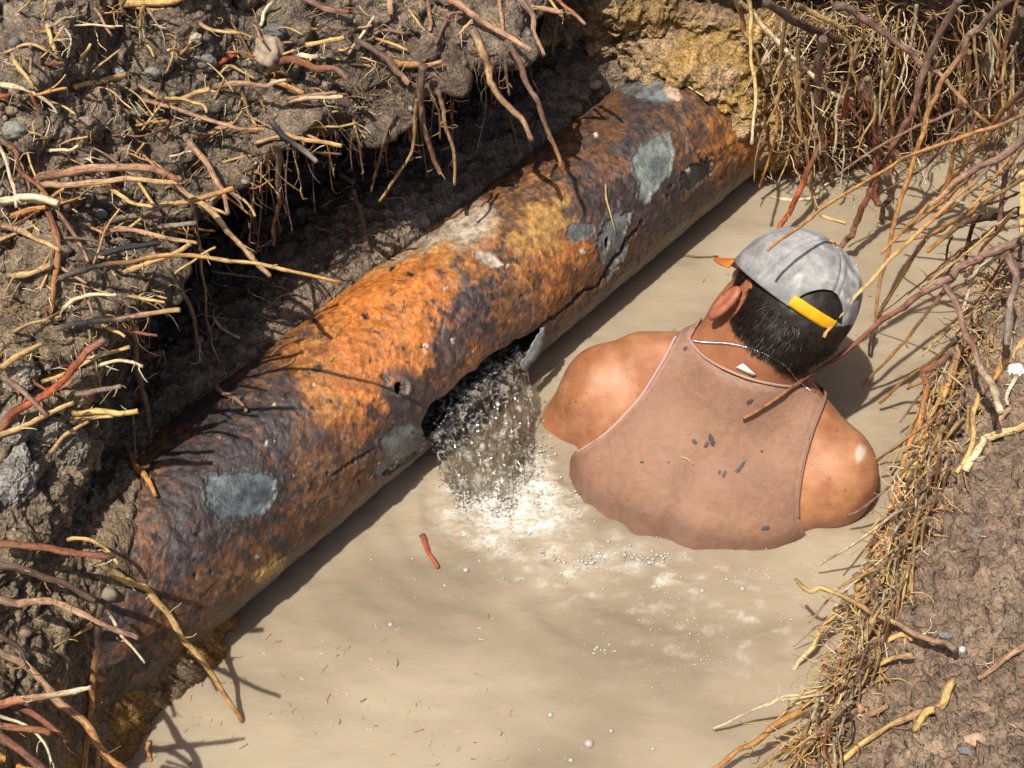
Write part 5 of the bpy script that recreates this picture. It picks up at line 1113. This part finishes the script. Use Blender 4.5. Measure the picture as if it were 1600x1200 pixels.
("yo", 3.5, 2.5, 'Z', .44, .04, "thin yellow root hanging past the pipe end to the clay at the water", [(1232,-4),(1220,75),(1216,150),(1212,212),(1200,255),(1186,292)]),
("yyt", 4.5, 3, 'Z', .38, .01, "yellow root hanging into the water left of the mauve root", [(1247,60),(1244,105),(1247,155),(1250,190),(1260,232),(1267,290),(1277,326)]),
("mmmr", 7, 5, 'Z', .40, .02, "thick mauve root hanging to the water at the far corner", [(1286,60),(1280,105),(1275,150),(1282,195),(1288,232),(1297,266),(1301,280)]),
("rRR", 5, 5, 'Z', .16, .02, "bright red root forking off the mauve root into the water above the cap", [(1282,226),(1260,270),(1245,300),(1232,330),(1216,361)]),
("r", 3.5, 3, 'Z', .10, .03, "short dark red root end left of the bright red root", [(1251,241),(1240,273)]),
("R", 5, 4, 'Z', .28, .05, "short orange red root right of the thick mauve root", [(1327,140),(1319,176),(1300,214),(1296,235)]),
("ddmrr", 7, 6, 'Z', .48, .0, "long dark root arching from the top and dropping into the water", [(1196,2),(1245,33),(1290,55),(1318,70),(1340,95),(1352,140),(1365,185),(1370,230),(1367,285),(1370,320)]),
("y", 5, 3.5, 'Z', .46, .38, "yellow root end lying above the arching dark root", [(1245,8),(1287,30),(1322,48)]),
("y", 3.5, 3, 'Z', .38, .2, "yellow root running down behind the arching dark root", [(1316,48),(1330,75),(1332,105),(1340,135),(1352,172)]),
("mmwo", 7, 3, 'Z', .50, .28, "long brown root crossing the far corner down to the right", [(1305,8),(1340,22),(1375,47),(1412,75),(1450,105),(1475,127),(1510,160),(1551,202)]),
("p", 4.5, 3.5, 'Z', .30, .06, "smooth white root hanging in the far corner", [(1355,122),(1365,155),(1380,187),(1398,224)]),
("yo", 4.5, 4, 'Z', .36, .06, "straight yellow root hanging right of the smooth white one", [(1402,50),(1397,125),(1394,180),(1392,210)]),
("p", 5, 4, 'Z', .30, .18, "short cream forked root in the dark of the far corner", [(1391,98),(1385,130),(1371,157)]),
("mwoow", 6, 3.5, 'Z', .58, .03, "very long root from the top right corner slanting down right of the cap", [(1580,-4),(1537,32),(1517,55),(1495,92),(1470,132),(1450,180),(1432,235),(1410,305),(1397,355),(1385,398),(1372,455),(1366,502)]),
("d", 5, 4, 'Z', .04, -.01, "black root tip standing in the water right of the person's head", [(1366,512),(1363,540),(1359,568)]),
("mmrrm", 6, 6, 'Z', .52, .02, "long mauve root sloping into the water behind the cap", [(1500,-4),(1462,62),(1447,112),(1432,155),(1417,190),(1397,235),(1372,275),(1358,304),(1345,330),(1335,360),(1320,377),(1304,396)]),
("oooo", 3.5, 2.5, 'Z', .50, .44, "thin orange root stretching from the right edge to above the cap", [(1606,176),(1550,200),(1500,215),(1425,242),(1375,270),(1325,300),(1287,322),(1250,352),(1200,392)]),
("d", 6, 5, 'Z', .12, .01, "dark forked root standing in the water beyond the cap", [(1384,268),(1390,300),(1391,312),(1384,320),(1378,344)]),
("Rw", 3.5, 3, 'Z', .30, .16, "red root with a white sheen near the right edge", [(1562,128),(1562,155),(1556,178),(1549,200)]),
("d", 8, 6, 'Z', .40, .10, "thick black root leaning in the top right corner", [(1600,18),(1570,95),(1550,150),(1534,184)]),
("oo", 4.5, 4, 'Z', .40, .03, "orange root slanting from the right edge into the far water", [(1606,132),(1560,185),(1535,220),(1507,257),(1480,290),(1462,326)]),
("yo", 4.5, 4, 'Z', .38, .03, "yellow root dropping through the tangle on the right to the water", [(1514,80),(1510,130),(1500,180),(1495,225),(1475,288)]),
("mmwoo", 7, 2.5, 'Z', .42, .24, "long mauve branch pointing left over the far water, thin orange tip", [(1606,210),(1562,245),(1525,262),(1495,282),(1470,305),(1437,335),(1407,365),(1377,397)]),
("tooy", 4, 2.5, 'Z', .42, .06, "thin tan root slanting down to the water behind the long stick", [(1604,276),(1550,310),(1500,340),(1450,372),(1430,400),(1400,450),(1372,488)]),
("woyo", 4, 3.5, 'Z', .42, .30, "orange root whose tip reaches down to the back of the cap", [(1545,262),(1512,290),(1482,320),(1440,360),(1397,402),(1350,447),(1320,485),(1300,510),(1287,527)]),
("ddbo", 8, 4, 'Z', .26, .10, "dark branching root leaning out from the right bank, orange tip", [(1606,328),(1550,335),(1512,345),(1480,367),(1450,393)]),
("d", 4, 3, 'Z', .16, .06, "dark side root dropping from the leaning dark root", [(1522,348),(1512,380),(1508,408)]),
("d", 2.5, 2, 'Z', .12, .05, "thin dark spike under the leaning dark root", [(1488,369),(1476,408)]),
("mmmrrro", 8, 2.5, 'Z', .35, TIPZ, "long reddish stick lying from the right bank to the person's back", [(1612,366),(1560,390),(1520,407),(1480,436),(1440,460),(1400,485),(1350,525),(1300,563),(1260,590),(1215,619),(1160,655)]),
("p", 4, 3, 'Z', .36, .20, "crooked white root below the right end of the long stick", [(1604,362),(1575,385),(1557,400),(1535,417),(1522,432),(1515,455),(1505,490)]),
("mmp", 5, 6, 'Z', .30, .30, "pinkish root with a peeled white stretch on the right bank", [(1477,447),(1490,472),(1507,520),(1525,550),(1540,585),(1555,620),(1566,646)]),
("bo", 3.5, 2.5, 'Z', .26, .03, "thin orange root crossing under the long stick to the water", [(1492,434),(1475,452),(1440,497),(1415,532),(1390,560),(1360,590),(1348,604)]),
("bo", 3.5, 3, 'Z', .22, .03, "thin orange root pointing at the person's right shoulder", [(1497,528),(1460,562),(1435,582),(1405,600),(1376,628)]),
("rroor", 6, 5, 'Z', .22, .0, "bent red brown root falling along the right edge of the water", [(1492,545),(1470,567),(1445,585),(1450,602),(1440,637),(1431,672),(1413,717),(1402,760),(1387,812),(1383,824)]),
("oyo", 7, 6, 'Z', .22, .02, "thick orange root running down the edge beside the bent one", [(1500,540),(1487,587),(1464,637),(1448,684),(1425,731),(1413,766),(1396,807),(1375,850),(1352,894),(1341,912)]),
("yo", 8, 5, 'Z', .12, .01, "short thick yellow root splitting at the water's edge", [(1339,900),(1340,925),(1332,955),(1324,992)]),
("yyp", 6, 4, 'Z', .10, -.01, "yellow root reaching left into the water from the thick one", [(1322,943),(1300,965),(1280,992),(1260,1022),(1238,1055)]),
("y", 4, 2.5, 'Z', .09, .0, "thin yellow root between the two thick ones at the edge", [(1331,948),(1320,982),(1305,1034)]),
("wwtyy", 6, 4, 'Z', .26, .14, "long crooked yellow root lying from the mud out over the water", [(1494,1017),(1475,1008),(1450,996),(1425,985),(1395,968),(1362,957),(1337,942),(1307,927),(1282,919),(1265,926),(1243,906)]),
("yyyy", 6, 5, 'Z', .20, .05, "long yellow root running down the fringe to the bottom edge", [(1366,965),(1350,1000),(1335,1025),(1325,1050),(1314,1072),(1292,1094),(1275,1115),(1266,1132),(1250,1160),(1238,1198)]),
("R", 5, 5, 'Z', .12, .10, "red broken stub sticking out of the yellow fringe", [(1312,1060),(1300,1051),(1287,1042)]),
("yyp", 4, 2.5, 'Z', .22, .10, "thin cream root with rootlets reaching left over the water", [(1427,1022),(1397,1029),(1375,1038),(1350,1047),(1320,1060),(1287,1075),(1250,1086),(1220,1091),(1196,1105)]),
("y", 5, 4, 'Z', .12, .08, "short yellow root under the thin cream one", [(1302,1074),(1275,1085),(1241,1103)]),
("oooow", 6.5, 4, 'Z', .14, .02, "long orange root reaching from the fringe to the bottom edge of the water", [(1276,1104),(1240,1120),(1205,1140),(1175,1160),(1150,1175),(1120,1198),(1098,1210)]),
("p", 3.5, 2.5, 'Z', .14, .06, "crooked cream root under the long orange one", [(1262,1141),(1245,1150),(1230,1160),(1209,1178)]),
("yy", 5, 4, 'S', .012, 0, "yellow root end lying on the edge of the mud", [(1358,1022),(1395,1005),(1421,995)]),
("w", 5, 4, 'S', .006, 0, "brown root half sunk in the mud at the right edge", [(1606,1002),(1575,1020),(1550,1040),(1523,1062)]),
("yy", 7, 6, 'S', .012, 0, "thick yellow broken root lying on the mud slope", [(1493,1071),(1465,1096),(1440,1118),(1419,1138)]),
("wwtyy", 6, 5, 'S', .010, 0, "long tan root winding down the mud to the bottom edge", [(1462,1094),(1435,1107),(1410,1113),(1390,1132),(1350,1152),(1325,1175),(1298,1198)]),
("w", 6, 4, 'S', .012, 0, "dull brown root curving along the edge of the mud", [(1298,1098),(1325,1106),(1355,1108),(1386,1100)]),
("p", 3, 2, 'S', .012, 0, "thin cream root on the mud below the dull brown one", [(1346,1112),(1325,1136),(1303,1154)]),
("yp", 7, 6, 'S', .014, 0, "thick pale root lying at the top of the bare mud", [(1606,656),(1565,678),(1530,696),(1500,730)]),
("w", 6, 5, 'S', .012, 0, "brown root lying above the thick pale root", [(1600,627),(1575,648),(1554,668)]),
("y", 5, 4, 'S', .014, 0, "yellow root running down the fringe above the bare mud", [(1540,618),(1519,655),(1507,693),(1483,735)]),
("y", 5, 4, 'Z', .34, .30, "yellow root hanging along the right edge of the photo", [(1592,255),(1597,300),(1597,364)]),
("m", 5, 4, 'Z', .34, .24, "mauve root hanging left of the yellow one at the right edge", [(1573,260),(1570,300),(1559,352)]),
("mg", 7, 6, 'Z', .36, .32, "thick greyish root at the right edge below the long stick", [(1574,398),(1590,430),(1580,480),(1572,537)]),
("yo", 6, 5, 'S', .016, 0, "yellow root slanting from the right edge through the tangle", [(1606,515),(1575,555),(1557,575),(1543,590)]),
("o", 7, 6, 'S', .018, 0, "short orange root beside the thick greyish one", [(1582,432),(1586,468)]),
("p", 3.5, 3, 'S', .012, 0, "white crooked rootlet beside the white stone", [(1590,600),(1575,612),(1570,630)]),
]
for c_, r0, r1, md, a_, b_, lb, pts in ROOTS: root(c_, r0, r1, md, a_, b_, lb, pts, hairs=(9 if lb.startswith("big yellow") or "rootlets" in lb else None))

# ------------------------------------------------------------------ the crowd of lesser roots, alike within each place
def pick(cs): return cs[int(rng.integers(len(cs)))]
REST = []
def lesser(n, *a):
    if n: root(*a)
    else:
        Q = root_path(a[3], a[4], a[5], a[7]); d = np.linalg.norm(Q[0] - CAM) / FPX; REST.append(root_mesh(Q, a[1] * d * .62, a[2] * d * .6, a[0], 900 + len(REST), int(rng.integers(0, 3))))
G_FAR = "thin roots hanging in the tangle of the far corner"
for k in range(84):
    x = rng.uniform(1215, 1600); y0 = rng.uniform(-10, 150); ln = rng.uniform(60, 200) ; dx = rng.normal(-8, 34)
    x1 = x + dx; y1 = min(y0 + ln, 300 - max(0, x1 - 1300) * .2); z0 = .34 - .0010 * y0 + rng.uniform(0, .10); z1 = max(z0 - (y1 - y0) * .00125, 0.0)
    mid = [(x + dx * f + rng.normal(0, 7), y0 + (y1 - y0) * f) for f in (.35, .7)]
    lesser(k < 30, pick(["y", "y", "p", "p", "t", "w", "m", "r", "t", "o"]), rng.uniform(1.8, 5), rng.uniform(1.3, 2.8), 'Z', z0, z1, "thin root hanging among many in the tangled far corner of the trench", [(x, y0)] + mid + [(x1, y1)], G_FAR)
G_SL = "long roots slanting over the water from the right bank"
for k in range(24):
    x = rng.uniform(1500, 1640); y0 = rng.uniform(120, 420); ln = rng.uniform(90, 230); an = R_(rng.uniform(118, 158)); x1 = x + ln * math.cos(an); y1 = y0 + ln * math.sin(an)
    z0 = rng.uniform(.28, .40); z1 = rng.uniform(.02, .24); m_ = ((x + x1) / 2 + rng.normal(0, 9), (y0 + y1) / 2 + rng.normal(0, 9))
    lesser(True, pick(["o", "o", "y", "w", "m", "r", "yo", "mo"]), rng.uniform(2.2, 5.5), rng.uniform(1.5, 2.5), 'Z', z0, z1, "slender root slanting left over the water from the tangle on the right bank", [(x, y0), m_, (x1, y1)], G_SL)
G_FR = "short roots in the fringe along the right edge of the water"
edge = np.array([(1240, 1190), (1290, 1080), (1325, 1010), (1360, 920), (1400, 820), (1435, 720), (1470, 620), (1505, 520), (1545, 430)], float)
for k in range(250):
    s = rng.uniform(0, 7.6); e = crom(edge, t=[s])[0]; d = crom(edge, t=[min(s + .3, 8)])[0] - e; d = unit(d); nrm = np.array([-d[1], d[0]])
    e = e + nrm * rng.uniform(-6, 46) * (1 if nrm[0] > 0 else -1); an = math.atan2(-d[1], d[0]) + rng.normal(0, .33) + math.pi; ln = rng.uniform(50, 150) if k < 40 else rng.uniform(60, 210)
    p0 = e; p1 = e + ln * np.array([math.cos(an), -math.sin(an)]); m_ = (p0 + p1) / 2 + rng.normal(0, 6, 2)
    off = max(0, (p0 - crom(edge, t=[s])[0]) @ np.array([1, 0])); z0 = .17 + off * .0011 + rng.uniform(0, .04); z1 = max(.01, z0 - ln * .0008 - rng.uniform(0, .07))
    lesser(k < 40, pick(["y", "y", "y", "o", "t", "t", "w", "p", "r", "b", "m"]), rng.uniform(2, 5.5), rng.uniform(1.5, 3.5), 'Z', z0, z1, "short root lying along the matted fringe between the muddy water and the mud slope", [p0, m_, p1], G_FR)
G_HO = "thin roots dangling inside the hollow under the left bank"
lip = np.array([(185, 505), (225, 420), (290, 310), (360, 265), (430, 235), (500, 200), (560, 165), (640, 135), (715, 110), (800, 60)], float)
for k in range(60):
    s = rng.uniform(0, 9); e = crom(lip, t=[s])[0] + rng.normal(0, 6, 2); ln = rng.uniform(35, 150); dx = rng.normal(4, 9)
    lesser(k < 26, pick(["b", "b", "t", "g", "b", "m"]), rng.uniform(1.2, 3), rng.uniform(.9, 1.6), 'V', rng.uniform(-.03, .02), rng.uniform(-.1, .15), "thin brown root dangling among others in the dark hollow behind the pipe", [e, e + [dx * .4 + rng.normal(0, 4), ln * .5], e + [dx, ln]], G_HO)

# ------------------------------------------------------------------ hair fine roots nobody could count
def fine_roots():
    parts = []; cols = []
    def strand(p, d, ln, r, c, grav=.5, wig=.4):
        q = [p]; d = unit(d)
        for _ in range(6): d = unit(d + rng.normal(0, wig, 3) + np.array([0, 0, -grav * .3])); q.append(q[-1] + d * ln / 6)
        v, f = tube(crom(np.array(q), 10), np.linspace(r, r * .5, 10), 4); parts.append((v, fix_tris(f))); cols.append(np.tile(np.array(c) * rng.uniform(.65, 1.15), (len(v), 1)))
    for _ in range(900):                                   # far corner
        x, y = rng.uniform(1205, 1605), rng.uniform(-5, 240); p, n, _d = surf(x, y)
        strand(p, n * .6 + rng.normal(0, .6, 3), rng.uniform(.03, .15), rng.uniform(.0006, .0015), RC[pick("yypptwo")])
    for _ in range(800):                                   # right fringe
        s = rng.uniform(0, 8); e = crom(edge, t=[s])[0] + [abs(rng.normal(0, 34)) - 4, rng.normal(0, 10)]; p, n, _d = surf(*e)
        if p[2] < .02: p = P(e[0], e[1], .16)
        strand(p + [0, 0, .004], np.array([-.35, -.5, .15]) + rng.normal(0, .7, 3), rng.uniform(.02, .08), rng.uniform(.0006, .0015), RC[pick("yyptwo")], .35)
    for _ in range(230):                                   # hollow and lip
        s = rng.uniform(0, 9); e = crom(lip, t=[s])[0] + [rng.normal(0, 10), rng.uniform(-30, 10)]; p, n, _d = surf(*e)
        strand(p, n * .5 + np.array([0, 0, -.8]) + rng.normal(0, .4, 3), rng.uniform(.02, .09), rng.uniform(.0004, .0009), RC[pick("tbgb")], 1.0)
    for _ in range(230):                                   # root ends poking out of the left face
        x, y = rng.uniform(-10, 560), rng.uniform(-5, 620)
        if y > 560 - .8 * x + 120 or (x > 300 and y > 330 - .45 * (x - 300)): continue
        p, n, _d = surf(x, y); q = [p - n * .004]; d = unit(n * rng.uniform(.25, .7) + CX * rng.uniform(.1, .8) + rng.normal(0, .35, 3)); ln = rng.uniform(.02, .085)
        for _k in range(4): d = unit(d + rng.normal(0, .16, 3) - np.array([0, 0, .05])); q.append(q[-1] + d * ln / 4)
        r = rng.uniform(.0011, .0027); v, f, c, _b = root_mesh(np.array(q), r, r * .75, pick(["y", "t", "w", "o", "p", "r", "wy", "b"]), rng.uniform(0, 900), int(rng.integers(0, 3))); parts.append((v, f)); cols.append(c)
    for _ in range(380):                                   # scattered over the left face and the ledge
        x, y = rng.uniform(0, 640), rng.uniform(0, 560); p, n, _d = surf(x, y)
        strand(p, n * .5 + rng.normal(0, .6, 3), rng.uniform(.012, .05), rng.uniform(.0004, .0009), RC[pick("ptyg")], .3)
    for _ in range(60):
        x, y = rng.uniform(1420, 1600), rng.uniform(700, 1190); p, n, _d = surf(x, y); strand(p, rng.normal(0, 1, 3) * [1, 1, .1], rng.uniform(.012, .04), .0007, RC[pick("tpw")], .6)
    for v_, f_, c_, _b in REST: parts.append((v_, f_)); cols.append(c_)
    v, f = merge(parts); tag(mesh_obj("fine_roots", v, f, ROOT, attrs={"Col": np.concatenate(cols)}), "hair fine roots matted over the banks of the trench", "root hairs", None, "stuff")
fine_roots()

# ------------------------------------------------------------------ stones
STONE = mat_col("stone", .75, .3, 120, .7, .5, .0015)
def stone_mesh(r, seed, sub=3):
    v, f = icos(sub); d = 1 + .22 * noise(v * 1.3 + seed, 3) + .10 * noise(v * 3.1 + seed, 4); g1, g2, _ = worley(v * 1.0 + seed * 3.3, .9, 5)
    v = v * (d - .10 * (g2 - g1 < .15))[:, None]; return v * np.asarray(r), f
def stone(px, py, rx, ry, c, label, lift=.25, cat="stone"):
    p, n, d = surf(px, py); s = d / FPX; v, f = stone_mesh((rx * s, (rx + ry) / 2 * s, ry * s), px * .37)
    V = p + v[:, :1] * CX + v[:, 1:2] * -CV + v[:, 2:] * CU + n * lift * ry * s
    cc = np.array(c) * (1 + .3 * fbm(V, 40, 3, 600))[:, None]
    return tag(mesh_obj("stone", V, f, STONE, attrs={"Col": cc}), label, cat)
stone(418, 84, 24, 29, (.34, .255, .175), "large tan rock set in the upper face of the left bank")
stone(428, 50, 17, 12, (.12, .122, .105), "dark greenish stone just above the large tan rock")
stone(320, 98, 16, 14, (.19, .185, .165), "grey stone left of the large tan rock")
stone(17, 172, 9, 9, (.28, .21, .12), "small round brown pebble near the left edge")
stone(27, 203, 19, 15, (.24, .235, .18), "pale grey green stone near the left edge")
stone(136, 192, 12, 10, (.26, .185, .14), "pinkish brown pebble in the middle of the left bank")
stone(184, 112, 9, 7, (.34, .32, .29), "light grey pebble over the level yellow root")
stone(306, 61, 10, 8, (.42, .36, .24), "cream pebble in the upper bank below the top edge")
stone(237, 115, 13, 9, (.22, .21, .17), "flat olive pebble right of the level yellow root")
def clay(px, py, rx, ry, c, label):
    p, n, d = surf(px, py); s = d / FPX; v, f = icos(5); q = v * 1.0 + px * .31; a1, a2, ai = worley(q, 1.9, 7); b1, b2, bi = worley(q, 4.6, 8)
    v = v * (1 + .30 * noise(q * 1.3, 3) + .30 * (np.minimum(a2 - a1, .35) + .55 * (ai - .5)) + .16 * (np.minimum(b2 - b1, .4) + .5 * (bi - .5)) + .06 * fbm(q, 9, 3, 8))[:, None]
    V = p + (v[:, :1] * rx * CX + v[:, 1:2] * -CV * (rx + ry) / 2.6 + v[:, 2:] * ry * CU) * s - n * .25 * ry * s
    cc = np.array(c) * (.72 + .36 * bi + .3 * fbm(V, 60, 3, 600))[:, None]; tag(mesh_obj("clay_lump", V, f, SOIL, attrs={"Col": cc, "Wet": np.zeros(len(V))}), label, "clay lump")
clay(24, 742, 34, 40, (.40, .375, .33), "big pale grey clay lump at the left edge beside the buried pipe")
clay(66, 672, 34, 24, (.42, .36, .28), "cream clay lump under the thick red root")
clay(34, 592, 26, 20, (.40, .34, .27), "small cream clay lump by the sawn yellow stub")
clay(110, 700, 30, 30, (.33, .28, .22), "brownish clay lump between the big pale lump and the black hole")
clay(10, 668, 20, 26, (.38, .34, .28), "pale clay lump at the left edge under the foot of the thick red root")
stone(1583, 583, 17, 14, (.74, .70, .62), "round white stone caught in the roots at the right edge")
stone(1545, 98, 13, 22, (.55, .55, .52), "upright pale grey stone behind the roots in the top right corner", .6)
stone(1523, 158, 11, 20, (.50, .50, .46), "second pale grey stone lower among the top right roots", .6)
stone(1502, 1015, 7.5, 6, (.40, .43, .42), "blue grey pebble on the mud at the end of the crooked yellow root")
stone(1478, 992, 10, 6, (.21, .215, .195), "flat dark grey pebble on the mud slope")
stone(1523, 1156, 17, 10, (.52, .33, .22), "pale pink stone in the mud near the bottom right corner")
stone(1510, 1172, 12, 6, (.20, .20, .20), "bluish wet stone under the pale pink one")
def gravel():
    parts = []; cols = []; base = [icos(1)]
    for m, n in ((LB, 420), (RB, 170), (FB, 40)):
        V = lw_(m); px, py = proj(V); k = np.nonzero((px > -20) & (px < 1620) & (py > -20) & (py < 1220))[0]; N = vnormals(V, LF if m is LB else RF if m is RB else FF)
        for i in rng.choice(k, n):
            if V[i, 2] < .02: continue
            r = min(.010, .0019 * math.exp(abs(rng.normal(0, .6)))) * (1 if m is not RB else .75); v, f = icos(1); v = v * (1 + .35 * noise(v * 1.4 + i * .37, 3))[:, None] * rng.uniform(.65, 1.2, 3) * r
            a = rng.uniform(0, 6.28); c, s = math.cos(a), math.sin(a); v = v @ np.array([[c, -s, 0], [s, c, 0], [0, 0, 1]])
            parts.append((v + V[i] + N[i] * r * .25, f)); cc = np.array(pick([(.27, .21, .15), (.22, .18, .135), (.17, .13, .09), (.32, .25, .18), (.25, .18, .12), (.22, .205, .18)])) * (.75 if m is RB else 1) * rng.uniform(.7, 1.2); cols.append(np.tile(cc, (len(v), 1)))
    v, f = merge(parts); tag(mesh_obj("gravel", v, f, STONE, attrs={"Col": np.concatenate(cols)}, smooth=False), "loose crumbs of earth and gravel over the dug banks", "gravel", None, "stuff")
gravel()

# ------------------------------------------------------------------ twigs and straw on the water, the pipe and the shirt
root("R", 5, 3.5, 'Z', .003, .003, "red brown twig floating in front of the water jet", [(659,836),(668,856),(676,872),(683,888)], hairs=1, cat="twig", name="twig")
root("o", 4, 3, 'Z', .002, .002, "orange root bit floating near the lower end of the pipe", [(232,1158),(231,1174),(233,1190)], hairs=0, cat="twig", name="twig")
root("b", 2.2, 1.2, 'Z', .002, .002, "thin dark twig floating left of the cap's peak", [(1068,398),(1090,402),(1122,400)], hairs=0, cat="twig", name="twig")
root("y", 2.5, 2, 'Z', .002, .002, "yellow twig floating right of the cap", [(1318,413),(1330,413),(1342,415)], hairs=0, cat="twig", name="twig")
root("p", 3, 2.5, 'Z', .002, .002, "straw coloured twig floating by the clay below the pipe end", [(1203,307),(1235,312),(1284,311)], hairs=1, cat="twig", name="twig")
root("p", 3, 2, 'Z', .003, .003, "pale twig floating crosswise below the far corner", [(1272,303),(1290,290),(1312,277)], hairs=1, cat="twig", name="twig")
root("y", 3, 2, 'Z', .002, .002, "pale straw floating beyond the cap", [(1283,336),(1300,343),(1322,350)], hairs=0, cat="twig", name="twig")
root("y", 2.5, 2, 'Z', .002, .002, "yellow straw floating by the root fringe below the right arm", [(1345,829),(1362,832),(1380,835)], hairs=0, cat="twig", name="twig")
root("y", 2, 1.2, 'F', .004, 0, "thin yellow rootlet hanging over the hole at the upper part of the pipe", [(946,288),(946,308),(953,330),(962,362)], hairs=0, cat="twig", name="twig")
root("p", 1.6, 1.2, 'S', .004, 0, "thin pale straw lying on the top of the pipe by the clay", [(1055,117),(1072,135),(1102,152)], hairs=0, cat="twig", name="twig")
root("w", 4, 3, 'S', .006, 0, "small branched reddish root bit lying on the pipe", [(341,608),(355,620),(372,630),(386,646)], hairs=5, cat="twig", name="twig")
root("o", 6, 4, 'S', .008, 0, "shredded orange root fibre lying on the buried end of the pipe", [(196,712),(215,735),(232,755),(246,778)], hairs=4, cat="twig", name="twig")
for x0, y0, x1, y1, lb in ((1064, 714, 1083, 725, "bit of yellow straw stuck on the back of the tank top"),):
    h0, h1 = hit(x0, y0, SHIRT_BVH), hit(x1, y1, SHIRT_BVH); h0, h1 = ((h_[0] + unit(CAM - h_[0]) * -.004, unit(CAM - h_[0])) for h_ in (h0, h1)); v, f, c, fb = root_mesh(np.array([h0[0] + h0[1] * .008, (h0[0] + h1[0]) / 2 + h0[1] * .009 + CU * .003, h1[0] + h1[1] * .008]), .0011, .0008, "p", 3); tag(mesh_obj("straw", v, f, ROOT, attrs={"Col": c}), lb, "straw")
def litter():
    parts = []; cols = []
    for _ in range(150):
        if rng.random() < .72: x, y = rng.uniform(230, 800), rng.uniform(960, 1195)
        else: x, y = rng.uniform(960, 1420), rng.uniform(300, 560)
        if y < 1270 - .9 * x and x < 700: continue
        p = P(x, y, .0012); ln = rng.uniform(.003, .016) * rng.uniform(.4, 1); a = rng.uniform(0, 6.28); d = np.array([math.cos(a), math.sin(a), 0]); q = np.array([p - d * ln / 2, p + np.cross(d, [0, 0, 1]) * rng.normal(0, .12) * ln, p + d * ln / 2])
        v, f = tube(crom(q, 6), rng.uniform(.0004, .0009), 4); parts.append((v, fix_tris(f))); cols.append(np.tile(np.array(RC[pick("pppytbw")]) * rng.uniform(.7, 1), (len(v), 1)))
    v, f = merge(parts); tag(mesh_obj("straw_litter", v, f, ROOT, attrs={"Col": np.concatenate(cols)}), "tiny straws and root bits floating on the muddy water", "litter", None, "stuff")
litter()
